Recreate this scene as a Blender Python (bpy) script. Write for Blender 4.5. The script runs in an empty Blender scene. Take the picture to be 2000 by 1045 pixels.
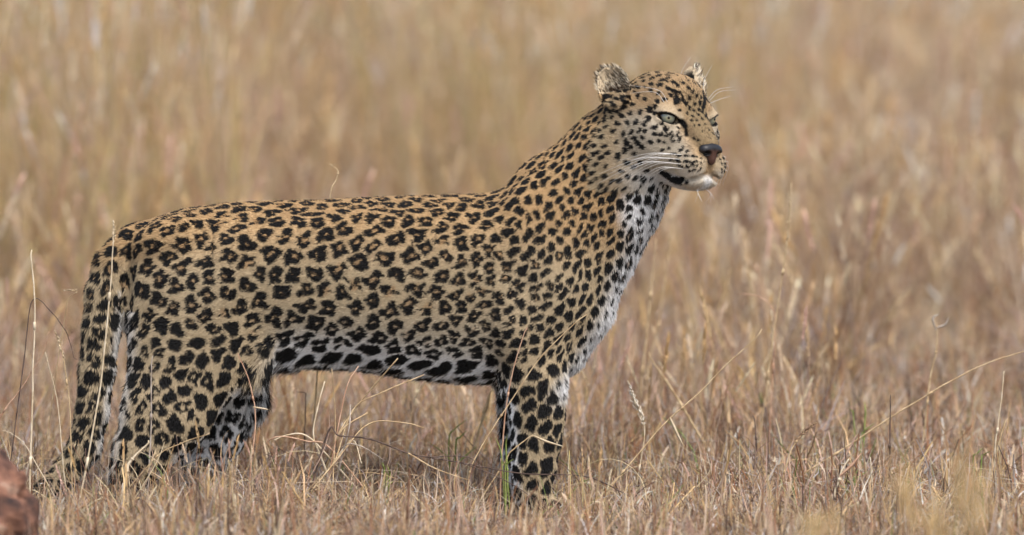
import bpy, math, random
import numpy as np
from mathutils import Vector, kdtree

SEED = 7
random.seed(SEED)
rng = np.random.default_rng(SEED)
scene = bpy.context.scene

# ------------------------------------------------------------------ camera, sky, sun, exposure
S = 0.00105                     # metres per unit of the animal's own drawing grid
CAM_Y, CAM_Z = -15.0, 2.0
AIM_Z = 0.501
PITCH = math.atan2(CAM_Z - AIM_Z, -CAM_Y)
cam_data = bpy.data.cameras.new("camera")
cam = bpy.data.objects.new("camera", cam_data)
scene.collection.objects.link(cam)
cam.location = (0.0, CAM_Y, CAM_Z)
cam.rotation_euler = (math.pi / 2 - PITCH, 0, 0)
DIST = math.hypot(CAM_Y, CAM_Z - AIM_Z)
cam_data.sensor_width = 36.0
cam_data.lens = 36.0 * DIST / (2000 * S)
cam_data.clip_start = 0.5
cam_data.clip_end = 5000
cam_data.dof.use_dof = True
cam_data.dof.focus_distance = DIST - 0.10
cam_data.dof.aperture_fstop = 1.95
cam_data.dof.aperture_blades = 9
scene.camera = cam

SUN_EL, SUN_AZ = math.radians(56), math.radians(152)    # azimuth clockwise from +Y
world = bpy.data.worlds.new("World")
scene.world = world
world.use_nodes = True
wn, wl = world.node_tree.nodes, world.node_tree.links
bg = wn["Background"]
sky = wn.new("ShaderNodeTexSky")
sky.sky_type = 'NISHITA'
sky.sun_disc = False
sky.sun_elevation = SUN_EL
sky.sun_rotation = SUN_AZ
sky.air_density = 1.0
sky.dust_density = 3.0
hsv = wn.new("ShaderNodeHueSaturation")      # thin cloud: the blue is washed out
hsv.inputs["Saturation"].default_value = 0.75
wl.new(sky.outputs["Color"], hsv.inputs["Color"])
wl.new(hsv.outputs["Color"], bg.inputs["Color"])
bg.inputs["Strength"].default_value = 0.14
sun_data = bpy.data.lights.new("sun", 'SUN')
sun_data.energy = 1.3
sun_data.angle = math.radians(24)
sun_data.color = (1.0, 0.95, 0.88)
sun = bpy.data.objects.new("sun", sun_data)
scene.collection.objects.link(sun)
sd = Vector((math.sin(SUN_AZ) * math.cos(SUN_EL), math.cos(SUN_AZ) * math.cos(SUN_EL), math.sin(SUN_EL)))
sun.rotation_euler = sd.to_track_quat('Z', 'Y').to_euler()
sun.location = (0, 0, 10)

scene.view_settings.view_transform = 'Standard'
scene.view_settings.look = 'None'
scene.view_settings.gamma = 1.0
scene.view_settings.use_curve_mapping = False
scene.view_settings.exposure = 0.8
scene.render.engine = 'CYCLES'
scene.cycles.use_denoising = True
scene.cycles.max_bounces = 4
scene.cycles.diffuse_bounces = 2
scene.cycles.transmission_bounces = 2
scene.cycles.glossy_bounces = 1
scene.cycles.transparent_max_bounces = 4

# ------------------------------------------------------------------ helpers
COL = scene.collection

def tag(o, label=None, cat=None, group=None, kind=None):
    if label: o["label"] = label
    if cat: o["category"] = cat
    if group: o["group"] = group
    if kind: o["kind"] = kind
    return o

def link_mesh(name, verts, faces, mat, parent=None, smooth=True, cols=None, colname="col"):
    me = bpy.data.meshes.new(name)
    me.from_pydata([tuple(v) for v in verts] if not isinstance(verts, np.ndarray) else verts.tolist(), [],
                   faces if not isinstance(faces, np.ndarray) else faces.tolist())
    if smooth:
        me.polygons.foreach_set("use_smooth", [True] * len(me.polygons))
    if cols is not None:
        a = me.color_attributes.new(colname, 'FLOAT_COLOR', 'POINT')
        c = np.ones((len(verts), 4), np.float32); c[:, :3] = cols
        a.data.foreach_set("color", c.ravel())
    if mat: me.materials.append(mat)
    o = bpy.data.objects.new(name, me)
    COL.objects.link(o)
    if parent is not None: o.parent = parent
    return o

def new_mat(name):
    m = bpy.data.materials.new(name)
    m.use_nodes = True
    nt = m.node_tree
    b = nt.nodes["Principled BSDF"]
    return m, nt, b

def mat_attr(name, attr, rough=0.7, spec=0.25, translucent=0.0, noise=None):
    """colour carried by the object's own 'attr', broken up by node noise"""
    m, nt, b = new_mat(name)
    n, l = nt.nodes, nt.links
    a = n.new("ShaderNodeAttribute"); a.attribute_name = attr
    col = a.outputs["Color"]
    if noise:
        tc = n.new("ShaderNodeTexCoord")
        nz = n.new("ShaderNodeTexNoise"); nz.inputs["Scale"].default_value = noise[0]; nz.inputs["Detail"].default_value = 4
        l.new(tc.outputs["Object"], nz.inputs["Vector"])
        mr = n.new("ShaderNodeMapRange")
        mr.inputs[1].default_value = 0.3; mr.inputs[2].default_value = 0.7
        mr.inputs[3].default_value = 1 - noise[1]; mr.inputs[4].default_value = 1 + noise[1]
        l.new(nz.outputs["Fac"], mr.inputs[0])
        mx = n.new("ShaderNodeVectorMath"); mx.operation = 'SCALE'
        l.new(col, mx.inputs[0]); l.new(mr.outputs[0], mx.inputs["Scale"])
        col = mx.outputs[0]
    l.new(col, b.inputs["Base Color"])
    b.inputs["Roughness"].default_value = rough
    b.inputs["Specular IOR Level"].default_value = spec
    if translucent > 0:
        t = n.new("ShaderNodeBsdfTranslucent"); l.new(col, t.inputs["Color"])
        ms = n.new("ShaderNodeMixShader"); ms.inputs[0].default_value = translucent
        l.new(b.outputs[0], ms.inputs[1]); l.new(t.outputs[0], ms.inputs[2])
        l.new(ms.outputs[0], n["Material Output"].inputs["Surface"])
    return m

SINP = math.sin(PITCH)
def W(px, py, Y=0.0):
    """animal grid (right, down, depth) -> world metres"""
    v = (522.5 - py)
    U = (AIM_Z / S) + v / math.cos(PITCH) - Y * math.tan(PITCH)
    return ((px - 1000) * S, Y * S, U * S)

def smin(a, b, k):
    h = np.clip(0.5 + 0.5 * (b - a) / k, 0, 1)
    return b + (a - b) * h - k * h * (1 - h)

def surface_nets(F, xs, ys, zs):
    nx, ny, nz = F.shape
    ins = F < 0
    c = np.zeros((nx - 1, ny - 1, nz - 1), np.uint8)
    for i in (0, 1):
        for j in (0, 1):
            for k in (0, 1):
                c += ins[i:nx - 1 + i, j:ny - 1 + j, k:nz - 1 + k]
    mixed = (c > 0) & (c < 8)
    ci, cj, ck = np.nonzero(mixed)
    idx = -np.ones(mixed.shape, np.int64)
    idx[ci, cj, ck] = np.arange(len(ci))
    acc = np.zeros((len(ci), 3)); cnt = np.zeros(len(ci))
    corners = [(0,0,0),(1,0,0),(0,1,0),(1,1,0),(0,0,1),(1,0,1),(0,1,1),(1,1,1)]
    for a in range(8):
        for b in range(a + 1, 8):
            A, B = corners[a], corners[b]
            if sum(abs(A[q] - B[q]) for q in range(3)) != 1: continue
            fa = F[ci + A[0], cj + A[1], ck + A[2]].astype(np.float64); fb = F[ci + B[0], cj + B[1], ck + B[2]].astype(np.float64)
            m = (fa < 0) != (fb < 0)
            t = np.where(m, fa / np.where(m, fa - fb, 1), 0)
            pa = np.stack([xs[ci + A[0]], ys[cj + A[1]], zs[ck + A[2]]], 1)
            pb = np.stack([xs[ci + B[0]], ys[cj + B[1]], zs[ck + B[2]]], 1)
            p = pa + (pb - pa) * t[:, None]
            acc[m] += p[m]; cnt[m] += 1
    V = acc / np.maximum(cnt, 1)[:, None]
    quads = []
    # x edges
    for ax in range(3):
        s0 = [slice(None)] * 3; s1 = [slice(None)] * 3
        s0[ax] = slice(0, -1); s1[ax] = slice(1, None)
        d = ins[tuple(s0)] != ins[tuple(s1)]
        i, j, k = np.nonzero(d)
        g = [i, j, k]
        o1, o2 = (ax + 1) % 3, (ax + 2) % 3
        ok = (g[o1] > 0) & (g[o2] > 0) & (g[o1] < F.shape[o1] - 1) & (g[o2] < F.shape[o2] - 1)
        g = [q[ok] for q in g]
        flip = ins[g[0], g[1], g[2]]
        def cell(d1, d2):
            h = [q.copy() for q in g]; h[o1] -= d1; h[o2] -= d2
            return idx[h[0], h[1], h[2]]
        q = np.stack([cell(1, 1), cell(0, 1), cell(0, 0), cell(1, 0)], 1)
        q[~flip] = q[~flip][:, ::-1]
        quads.append(q)
    return V, np.concatenate(quads)

def smooth_mesh(V, Q, it, lam=0.5):
    E = np.concatenate([Q[:, [0, 1]], Q[:, [1, 2]], Q[:, [2, 3]], Q[:, [3, 0]]])
    deg = np.bincount(E.ravel(), minlength=len(V)).astype(float)
    for _ in range(it):
        for l in (lam, -lam * 1.03):
            a = np.zeros_like(V)
            for k in range(3):
                a[:, k] = np.bincount(E[:, 0], V[E[:, 1], k], len(V)) + np.bincount(E[:, 1], V[E[:, 0], k], len(V))
            V = V + l * (a / deg[:, None] - V)
    return V

def vnormals(V, Q):
    n = np.cross(V[Q[:, 2]] - V[Q[:, 0]], V[Q[:, 3]] - V[Q[:, 1]])
    N = np.zeros_like(V)
    for c in range(4):
        for k in range(3):
            N[:, k] += np.bincount(Q[:, c], n[:, k], len(V))
    return N / np.maximum(np.linalg.norm(N, axis=1), 1e-9)[:, None]

# ------------------------------------------------------------------ ground
def gnoise(x, y):
    return (0.5 * np.sin(0.9 * x + 1.7 * y + 0.4) + 0.35 * np.sin(2.3 * x - 1.1 * y + 2.0) + 0.25 * np.sin(3.9 * x + 4.3 * y + 1.0))

def ground_h(x, y):
    near = np.exp(-((y) / 1.0) ** 2)                 # level where the animal stands
    return 0.035 * gnoise(x, y) * (1 - near) + 0.0

gx = np.concatenate([[-2500, -600, -150, -40, -15], np.linspace(-8, 8, 81), [15, 40, 150, 600, 2500]])
gy = np.concatenate([[-300, -80, -30], np.linspace(-16, 36, 209), [60, 120, 300, 900, 3500]])
GX, GY = np.meshgrid(gx, gy, indexing="ij")
GZ = ground_h(GX, GY)
gv = np.stack([GX.ravel(), GY.ravel(), GZ.ravel()], 1)
ni, nj = GX.shape
ii, jj = np.meshgrid(np.arange(ni - 1), np.arange(nj - 1), indexing="ij")
q0 = (ii * nj + jj).ravel()
gf = np.stack([q0, q0 + nj, q0 + nj + 1, q0 + 1], 1)
m, nt, b = new_mat("dry_soil_and_litter")
n, l = nt.nodes, nt.links
tc = n.new("ShaderNodeTexCoord")
nz = n.new("ShaderNodeTexNoise"); nz.inputs["Scale"].default_value = 9; nz.inputs["Detail"].default_value = 8
l.new(tc.outputs["Object"], nz.inputs["Vector"])
cr = n.new("ShaderNodeValToRGB")
cr.color_ramp.elements[0].position = 0.3; cr.color_ramp.elements[0].color = (0.13, 0.085, 0.055, 1)
cr.color_ramp.elements[1].position = 0.72; cr.color_ramp.elements[1].color = (0.34, 0.25, 0.16, 1)
l.new(nz.outputs["Fac"], cr.inputs[0]); l.new(cr.outputs[0], b.inputs["Base Color"])
b.inputs["Roughness"].default_value = 0.95
bp = n.new("ShaderNodeBump"); bp.inputs["Distance"].default_value = 0.03
nz2 = n.new("ShaderNodeTexNoise"); nz2.inputs["Scale"].default_value = 40; nz2.inputs["Detail"].default_value = 6
l.new(tc.outputs["Object"], nz2.inputs["Vector"])
l.new(nz2.outputs["Fac"], bp.inputs["Height"]); l.new(bp.outputs[0], b.inputs["Normal"])
ground = link_mesh("ground", gv, gf, m)
tag(ground, "dry brown savanna soil under the grass", kind="structure")

# ------------------------------------------------------------------ the leopard: one continuous body
HY0 = -105.0
HTH = math.radians(52)
HC, HS = math.cos(HTH), math.sin(HTH)
HX0 = 1342.0
HROLL = 0.085                   # the head leans a little, far side lower
HU0 = (1000 - 233) - HY0 * math.tan(PITCH)

def head_local(x, Y, U):
    dx, dY = x - HX0, Y - HY0
    r = -dx * HS - dY * HC
    return dx * HC - dY * HS, r, U - HU0 - HROLL * r

def head_world(f, r, u):
    return HX0 + f * HC - r * HS, HY0 - f * HS - r * HC, HU0 + u + HROLL * r

def axis(lo, hi, st, fine=None):
    out = [lo]
    while out[-1] < hi:
        s_ = st
        if fine and fine[0] <= out[-1] < fine[1]: s_ = fine[2]
        out.append(out[-1] + s_)
    return np.array(out)

xs = axis(40, 1440, 5.0, (1140, 1420, 2.6))
ys = axis(-245, 160, 5.0, (-245, 30, 3.2))
zs = axis(-14, 905, 5.0, (615, 905, 2.6))
F = np.full((len(xs), len(ys), len(zs)), 80.0, np.float32)

def sub(x0, x1, y0, y1, z0, z1):
    i = slice(max(0, np.searchsorted(xs, x0) - 1), np.searchsorted(xs, x1) + 1)
    j = slice(max(0, np.searchsorted(ys, y0) - 1), np.searchsorted(ys, y1) + 1)
    k = slice(max(0, np.searchsorted(zs, z0) - 1), np.searchsorted(zs, z1) + 1)
    X, Y, Z = np.meshgrid(xs[i], ys[j], zs[k], indexing="ij", sparse=True)
    return (i, j, k), X, Y, Z

def put(sl, f, k):
    F[sl] = smin(F[sl], f.astype(np.float32), k)

def carve(sl, f, k):
    F[sl] = -smin(-F[sl], f.astype(np.float32), k)

def chain(st, k=22, first_k=None):
    """stations (x, y_down, r, Y, w)"""
    for n_, (a, b_) in enumerate(zip(st[:-1], st[1:])):
        R = max(a[2], b_[2], a[4], b_[4]) + 45
        sl, X, Y, Z = sub(min(a[0], b_[0]) - R, max(a[0], b_[0]) + R, min(a[3], b_[3]) - R, max(a[3], b_[3]) + R,
                          1000 - max(a[1], b_[1]) - R, 1000 - min(a[1], b_[1]) + R)
        ax_, az, ay = a[0], 1000 - a[1], a[3]
        dx, dz, dy = b_[0] - a[0], a[1] - b_[1], b_[3] - a[3]
        L2 = dx * dx + dz * dz + dy * dy
        t = np.clip(((X - ax_) * dx + (Z - az) * dz + (Y - ay) * dy) / L2, 0, 1)
        r = a[2] + (b_[2] - a[2]) * t; w = a[4] + (b_[4] - a[4]) * t
        d = np.sqrt((X - ax_ - dx * t) ** 2 + (Z - az - dz * t) ** 2 + ((Y - ay - dy * t) * r / w) ** 2) - r
        d = d * np.minimum(1, w / r)
        put(sl, d, (first_k if (n_ == 0 and first_k) else (k if n_ == 0 else 10)))

def ellip(cx, cy, cY, rx, rz, rY, k=22, rot=0.0, cut=False):
    R = max(rx, rz, rY) + 40
    sl, X, Y, Z = sub(cx - R, cx + R, cY - R, cY + R, 1000 - cy - R, 1000 - cy + R)
    c_, s_ = math.cos(rot), math.sin(rot)
    a, b_ = (X - cx) * c_ + (Z - 1000 + cy) * s_, -(X - cx) * s_ + (Z - 1000 + cy) * c_
    d = (np.sqrt((a / rx) ** 2 + (b_ / rz) ** 2 + ((Y - cY) / rY) ** 2) - 1) * min(rx, rz, rY)
    (carve if cut else put)(sl, d, k)

# trunk: height profile along the spine
TP = np.array([(245, 470, 640, 55), (270, 441, 668, 76), (300, 424, 690, 90), (360, 405, 712, 104), (440, 394, 722, 108), (520, 390, 722, 106),
               (600, 389, 716, 106), (700, 384, 720, 112), (800, 380, 735, 120), (900, 377, 745, 122), (980, 375, 748, 116),
               (1050, 378, 735, 104), (1110, 405, 705, 85)], float)
def trunk_prof(x):
    return np.interp(x, TP[:, 0], TP[:, 1]), np.interp(x, TP[:, 0], TP[:, 2]), np.interp(x, TP[:, 0], TP[:, 3])
sl, X, Y, Z = sub(190, 1170, -190, 190, 180, 690)
tp, bt, wd = trunk_prof(X)
tp, bt = 1000 - tp, 1000 - bt
zc, hh = (tp + bt) / 2 + 12, (tp - bt) / 2
hz = np.where(Z > zc, tp - zc, zc - bt)
d = (((np.abs(Z - zc) / hz) ** 2.15 + (np.abs(Y) / wd) ** 2.15) ** (1 / 2.15) - 1) * np.minimum(wd, hz)
ex = np.maximum(np.maximum(245 - X, X - 1110), 0)
d = np.where(ex > 0, np.sqrt(np.maximum(d, 0) ** 2 + ex ** 2), d)
put(sl, d, 10)

# neck and brisket
chain([(1055, 515, 142, 0, 100), (1122, 426, 145, -4, 98), (1171, 373, 126, -12, 94), (1207, 316, 113, -24, 90), (1240, 265, 92, -34, 84)], 24)
chain([(1120, 512, 106, 0, 88), (1112, 592, 88, 0, 84), (1085, 672, 66, 0, 80)], 24)
# near and far foreleg
for sgn, dx in ((-1, 0), (1, -16)):
    ellip(1052 + dx, 520, sgn * 62, 88, 150, 52, 35, rot=-0.25)
    ellip(1035 + dx, 670, sgn * 74, 66, 105, 50, 30, rot=0.1)
    chain([(1046 + dx, 745, 60, sgn * 78, 50), (1049 + dx, 800, 55, sgn * 78, 45), (1048 + dx, 850, 50, sgn * 78, 41), (1043 + dx, 900, 44, sgn * 78, 38),
           (1040 + dx, 955, 38, sgn * 78, 36), (1050 + dx, 980, 37, sgn * 78, 40), (1082 + dx, 986, 27, sgn * 78, 38)], 24)
# hind legs
chain([(372, 600, 122, -52, 66), (372, 690, 116, -66, 60), (330, 795, 90, -80, 50), (284, 875, 60, -82, 42), (262, 915, 43, -82, 36), (262, 965, 36, -82, 34),
       (280, 985, 34, -82, 38), (322, 990, 24, -82, 36)], 36)
ellip(462, 668, -78, 52, 80, 36, 34, rot=0.5)
chain([(405, 620, 112, 50, 64), (430, 705, 92, 68, 56), (446, 785, 66, 80, 46), (424, 865, 50, 82, 40), (396, 915, 40, 82, 36), (394, 965, 35, 82, 34),
       (412, 986, 33, 82, 38), (450, 990, 24, 82, 36)], 36)
# tail
TAIL = [(262, 480, 44, 0, 40), (224, 520, 40, -6, 37), (206, 575, 38, -16, 36), (199, 640, 36, -26, 35), (190, 720, 34, -34, 33), (181, 800, 31, -40, 31),
        (166, 868, 31, -46, 30), (138, 912, 29, -52, 28), (104, 942, 25, -56, 25), (72, 960, 19, -60, 19)]
chain(TAIL, 26)
# muscle relief: shoulder blade crest, elbow, groove behind the shoulder, flank hollow
ellip(1000, 455, -78, 40, 95, 30, 30, rot=-0.35)
ellip(1085, 560, -96, 42, 70, 26, 30, rot=-0.1)
ellip(505, 610, -142, 16, 110, 32, 30, rot=-0.22, cut=True)
ellip(252, 560, -70, 9, 60, 22, 16, rot=-0.1, cut=True)
ellip(700, 520, -88, 230, 95, 34, 40)
ellip(330, 455, -66, 60, 34, 34, 30, rot=0.3)        # hip
ellip(1010, 640, -112, 34, 70, 22, 24, rot=0.25)     # triceps
ellip(420, 560, -112, 30, 110, 20, 30, rot=-0.5)     # thigh muscle

# head
hb = [head_world(f_, r_, u_) for f_ in (-175, 100) for r_ in (-150, 150) for u_ in (-155, 130)]
hb = np.array(hb)
slH, X, Y, Z = sub(hb[:, 0].min(), min(1440, hb[:, 0].max()), hb[:, 1].min(), hb[:, 1].max(), hb[:, 2].min(), hb[:, 2].max())
hf, hr, hu = head_local(X, Y, Z)
ha = np.abs(hr)
def hE(c, rad, k, cut=False, mirror=True):
    r_ = ha if mirror else hr
    d_ = (np.sqrt(((hf - c[0]) / rad[0]) ** 2 + ((r_ - c[1]) / rad[1]) ** 2 + ((hu - c[2]) / rad[2]) ** 2) - 1) * min(rad)
    (carve if cut else put)(slH, d_, k)
def hC(a, b_, ra, rb, k, cut=False):
    a, b_ = np.array(a, float), np.array(b_, float); D = b_ - a
    t = np.clip(((hf - a[0]) * D[0] + (ha - a[1]) * D[1] + (hu - a[2]) * D[2]) / (D @ D), 0, 1)
    d_ = np.sqrt((hf - a[0] - D[0] * t) ** 2 + (ha - a[1] - D[1] * t) ** 2 + (hu - a[2] - D[2] * t) ** 2) - (ra + (rb - ra) * t)
    (carve if cut else put)(slH, d_, k)

hE((-80, 0, 6), (92, 80, 80), 24)                    # brain case
hE((-28, 0, 30), (50, 56, 52), 22)                   # forehead
hE((-55, 56, -45), (66, 42, 60), 22)                 # cheeks
hE((-20, 54, -28), (34, 24, 20), 16)                 # cheek bones
hE((-8, 0, -98), (66, 55, 42), 20)                  # jaw
hC((-6, 12, 14), (56, 8, -46), 27, 19, 14)           # bridge of the nose
hC((-8, 38, -34), (36, 20, -64), 25, 22, 14)         # upper jaw beside it
hE((32, 0, -72), (38, 36, 36), 14)
hE((38, 25, -87), (35, 29, 32), 10)                  # whisker pads
hE((14, 34, -80), (34, 26, 30), 14)
hE((27, 0, -117), (36, 41, 20), 16)                   # chin
hC((8, 36, 21), (-22, 60, 18), 14, 12, 12)          # brow ridge
EYC = np.array((-4.0, 49.0, 0.0)); EYR = 17.0
EG = np.array((0.86, 0.51, 0.02)); EG /= np.linalg.norm(EG)
ET = np.cross((0, 0, 1.0), EG); ET /= np.linalg.norm(ET)     # towards the outer corner
EV = np.cross(EG, ET)
hE(tuple(EYC), (26.5, 27, 25), 10)
# mouth line and philtrum
for a, b_, r_ in (((70, 0, -86), (68, 0, -104), 3.5), ((68, 0, -104), (52, 26, -112), 4.0), ((52, 26, -112), (18, 44, -116), 4.0), ((18, 44, -116), (-14, 54, -108), 3.5)):
    hC(a, b_, r_, r_, 4, cut=True)
# almond eye opening
ea = (hf - EYC[0]) * EG[0] + (ha - EYC[1]) * EG[1] + (hu - EYC[2]) * EG[2]
et = (hf - EYC[0]) * ET[0] + (ha - EYC[1]) * ET[1] + (hu - EYC[2]) * ET[2]
ev = (hf - EYC[0]) * EV[0] + (ha - EYC[1]) * EV[1] + (hu - EYC[2]) * EV[2]
ev2 = ev - 0.22 * et + 1.5
d = (np.sqrt(((ea - 24) / 28) ** 2 + (et / 17.5) ** 2 + (ev2 / np.where(ev2 > 0, 4.2, 7.2)) ** 2) - 1) * 6
carve(slH, d, 2)
# ears: thin cups, opening forwards and outwards
EAR_C = np.array((-104.0, 105.0, 58.0))
EA_N = np.array((0.72, 0.66, 0.18)); EA_N /= np.linalg.norm(EA_N)
EA_U = np.array((-0.12, 0.20, 0.97)); EA_U -= EA_N * (EA_U @ EA_N); EA_U /= np.linalg.norm(EA_U)
EA_S = np.cross(EA_U, EA_N)
pn = (hf - EAR_C[0]) * EA_N[0] + (ha - EAR_C[1]) * EA_N[1] + (hu - EAR_C[2]) * EA_N[2]
pu = (hf - EAR_C[0]) * EA_U[0] + (ha - EAR_C[1]) * EA_U[1] + (hu - EAR_C[2]) * EA_U[2]
ps = (hf - EAR_C[0]) * EA_S[0] + (ha - EAR_C[1]) * EA_S[1] + (hu - EAR_C[2]) * EA_S[2]
wS = 36 - 0.02 * np.clip(pu, -40, 50)
out_ = (np.sqrt((pn / 30) ** 2 + (np.abs(ps / wS) ** 2.25 + np.abs((pu + 6) / 45) ** 2.25) ** (2 / 2.25)) - 1) * 30
inn = (np.sqrt(((pn - 12) / 30) ** 2 + (np.abs(ps / (wS - 6)) ** 2.25 + np.abs((pu + 4) / 39) ** 2.25) ** (2 / 2.25)) - 1) * 28
ear = np.maximum(np.maximum(out_, -inn), pn - 14)
put(slH, np.where(hr < 0, ear - 2.5, ear), 6)
hE((-104, 84, 14), (30, 28, 34), 14)                 # root of the ear

F += 3.0        # leave room for the coat
BV, BQ = surface_nets(F, xs, ys, zs)
BV = smooth_mesh(BV, BQ, 3)
BN = vnormals(BV, BQ)
del F

# ------------------------------------------------------------------ coat colours and markings (in grid units: x, depth, up)
def sstep(a, b_, x):
    t = np.clip((x - a) / (b_ - a), 0, 1)
    return t * t * (3 - 2 * t)

FRONT = np.array([(1310, 350), (1303, 385), (1292, 430), (1276, 465), (1255, 495), (1240, 520), (1230, 560), (1215, 605), (1190, 655), (1160, 702), (1130, 738), (1112, 780), (1106, 850), (1090, 920)], float)

def masks(P, N):
    x, Y, U = P[:, 0], P[:, 1], P[:, 2]
    py = 1000 - U
    f_, r_, u_ = head_local(x, Y, U)
    head = sstep(-135, -95, f_ - 0.25 * u_ + 0.0 * r_) * (f_ > -190) * (np.abs(r_) < 150) * (u_ > -150) * (x > 1150)
    top, bot, _ = trunk_prof(x)
    tail = (x < 262) & ((py > 560) | (x < 225)) & (x < np.interp(py, [480, 560, 640, 720, 800, 870, 900], [240, 246, 240, 228, 216, 205, 190]))
    fx = np.interp(py, FRONT[:, 1], FRONT[:, 0])
    return x, Y, U, py, f_, r_, u_, head, top, bot, tail, fx

LIN = lambda *c: np.array([((v / 255 + 0.055) / 1.055) ** 2.4 if v > 10 else v / 255 / 12.92 for v in c])
TAN_TOP, TAN, PALE, WHITE = LIN(180, 149, 108), LIN(177, 159, 129), LIN(184, 175, 158), LIN(226, 226, 226)
TAWNY, BLACK, FACE_TAN = LIN(160, 122, 80), LIN(17, 15, 15), LIN(174, 147, 112)

def base_coat(P, N):
    x, Y, U, py, f_, r_, u_, head, top, bot, tail, fx = masks(P, N)
    n = len(P)
    v = np.clip((bot - py) / np.maximum(bot - top, 1), -1, 1.2)
    c = np.tile(TAN, (n, 1))
    c += (TAN_TOP - c) * sstep(0.55, 0.98, v)[:, None]
    body = sstep(495, 585, x) * sstep(1015, 935, x)
    c += (PALE - c) * (sstep(0.48, 0.12, v) * body)[:, None]
    c += (WHITE - c) * (sstep(0.19, 0.0, v) * body)[:, None]
    c += (WHITE - c) * (sstep(-0.35, -0.75, N[:, 2]) * (py > 560))[:, None]
    # legs: white on the inner sides and behind the forearm
    legs = (py > 640)
    inner = np.where(Y < 0, N[:, 1], -N[:, 1])
    c += (WHITE - c) * (sstep(0.05, 0.55, inner) * legs * (np.abs(Y) < 150))[:, None]
    c += (WHITE - c) * (sstep(-0.45, -0.85, N[:, 0]) * (py > 740) * (x > 900))[:, None]
    c += (WHITE - c) * (sstep(-0.5, -0.9, N[:, 0]) * (py > 600) * (x > 220) * (x < 420))[:, None] * 0.55
    far_hind = (Y > 8) & (x < 560) & (py > 690)
    c += (WHITE - c) * far_hind[:, None] * 0.75
    # tail: pale inner edge
    c += (WHITE - c) * (tail * sstep(0.45, 0.95, N[:, 0]) * 0.8)[:, None]
    # throat and chest
    ex_ = 42 * sstep(490, 400, py)
    fr = sstep(66, 24, fx - x - ex_) * (x > 1060) * sstep(318, 345, py) * sstep(800, 740, py)
    c += (WHITE - c) * fr[:, None]
    # head
    h = np.tile(FACE_TAN, (n, 1))
    a_ = np.abs(r_)
    h += (PALE - h) * (sstep(26, 48, a_) * sstep(25, -15, u_) * sstep(-115, -50, f_) * 0.8)[:, None]
    h += (TAN - h) * (sstep(-60, -115, f_))[:, None]
    h += (LIN(192, 187, 180) - h) * (sstep(-102, -116, u_) * sstep(-30, 0, f_))[:, None]                  # chin
    h += (WHITE - h) * (sstep(-88, -104, u_) * sstep(6, 22, a_) * sstep(24, 40, f_) * 0.8)[:, None]   # lip edge
    h += (LIN(214, 212, 209) - h) * (sstep(-98, -120, u_) * np.maximum(sstep(-80, -40, f_), sstep(-118, -88, f_) * sstep(-108, -130, u_) * sstep(75, 45, a_)))[:, None]
    de = np.sqrt((f_ - EYC[0]) ** 2 + (a_ - EYC[1]) ** 2 + ((u_ - 1) * 1.2) ** 2)
    h += (LIN(186, 170, 144) - h) * (sstep(38, 26, de) * np.where(u_ > 4, 0.45, 0.75))[:, None]
    h += (TAN_TOP - h) * (sstep(40, 80, u_) * 0.4)[:, None]
    h += (LIN(134, 115, 86) - h) * (sstep(34, 20, a_) * sstep(5, 25, f_) * sstep(-66, -50, u_) * 0.95)[:, None]     # bridge of the nose
    h += (LIN(196, 180, 154) - h) * (sstep(-66, -80, u_) * sstep(14, 30, f_) * sstep(4, 14, a_) * 0.7)[:, None]      # whisker pads
    # ears: pale inside, dark back with a pale tip
    qn = (f_ - EAR_C[0]) * EA_N[0] + (a_ - EAR_C[1]) * EA_N[1] + (u_ - EAR_C[2]) * EA_N[2]
    qu = (f_ - EAR_C[0]) * EA_U[0] + (a_ - EAR_C[1]) * EA_U[1] + (u_ - EAR_C[2]) * EA_U[2]
    qs = (f_ - EAR_C[0]) * EA_S[0] + (a_ - EAR_C[1]) * EA_S[1] + (u_ - EAR_C[2]) * EA_S[2]
    sgn = np.where(r_ > 0, 1.0, -1.0)
    Nl = N[:, 0] * HC - N[:, 1] * HS, -(N[:, 0] * HS + N[:, 1] * HC) * sgn, N[:, 2]
    nn = Nl[0] * EA_N[0] + Nl[1] * EA_N[1] + Nl[2] * EA_N[2]
    earm = (np.sqrt((qn / 34) ** 2 + (qs / 46) ** 2 + ((qu + 4) / 56) ** 2) < 1.02) & (qu > -16)
    inside = earm & (nn > 0.15)
    h = np.where(inside[:, None], LIN(196, 178, 150)[None], h)
    h = np.where((earm & (nn <= 0.15))[:, None], (BLACK + (LIN(210, 190, 160) - BLACK) * sstep(14, 36, qu)[:, None]), h)
    c += (h - c) * np.maximum(head, earm)[:, None]
    return np.clip(c, 0.005, 0.9), dict(head=head, ear=earm, inside=inside, qu=qu, qn=qn, qs=qs)

# --- where the marks sit: evenly spread points on the skin, spacing by region
tris = np.concatenate([BQ[:, [0, 1, 2]], BQ[:, [0, 2, 3]]])
tri_area = 0.5 * np.linalg.norm(np.cross(BV[tris[:, 1]] - BV[tris[:, 0]], BV[tris[:, 2]] - BV[tris[:, 0]]), axis=1)

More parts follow.
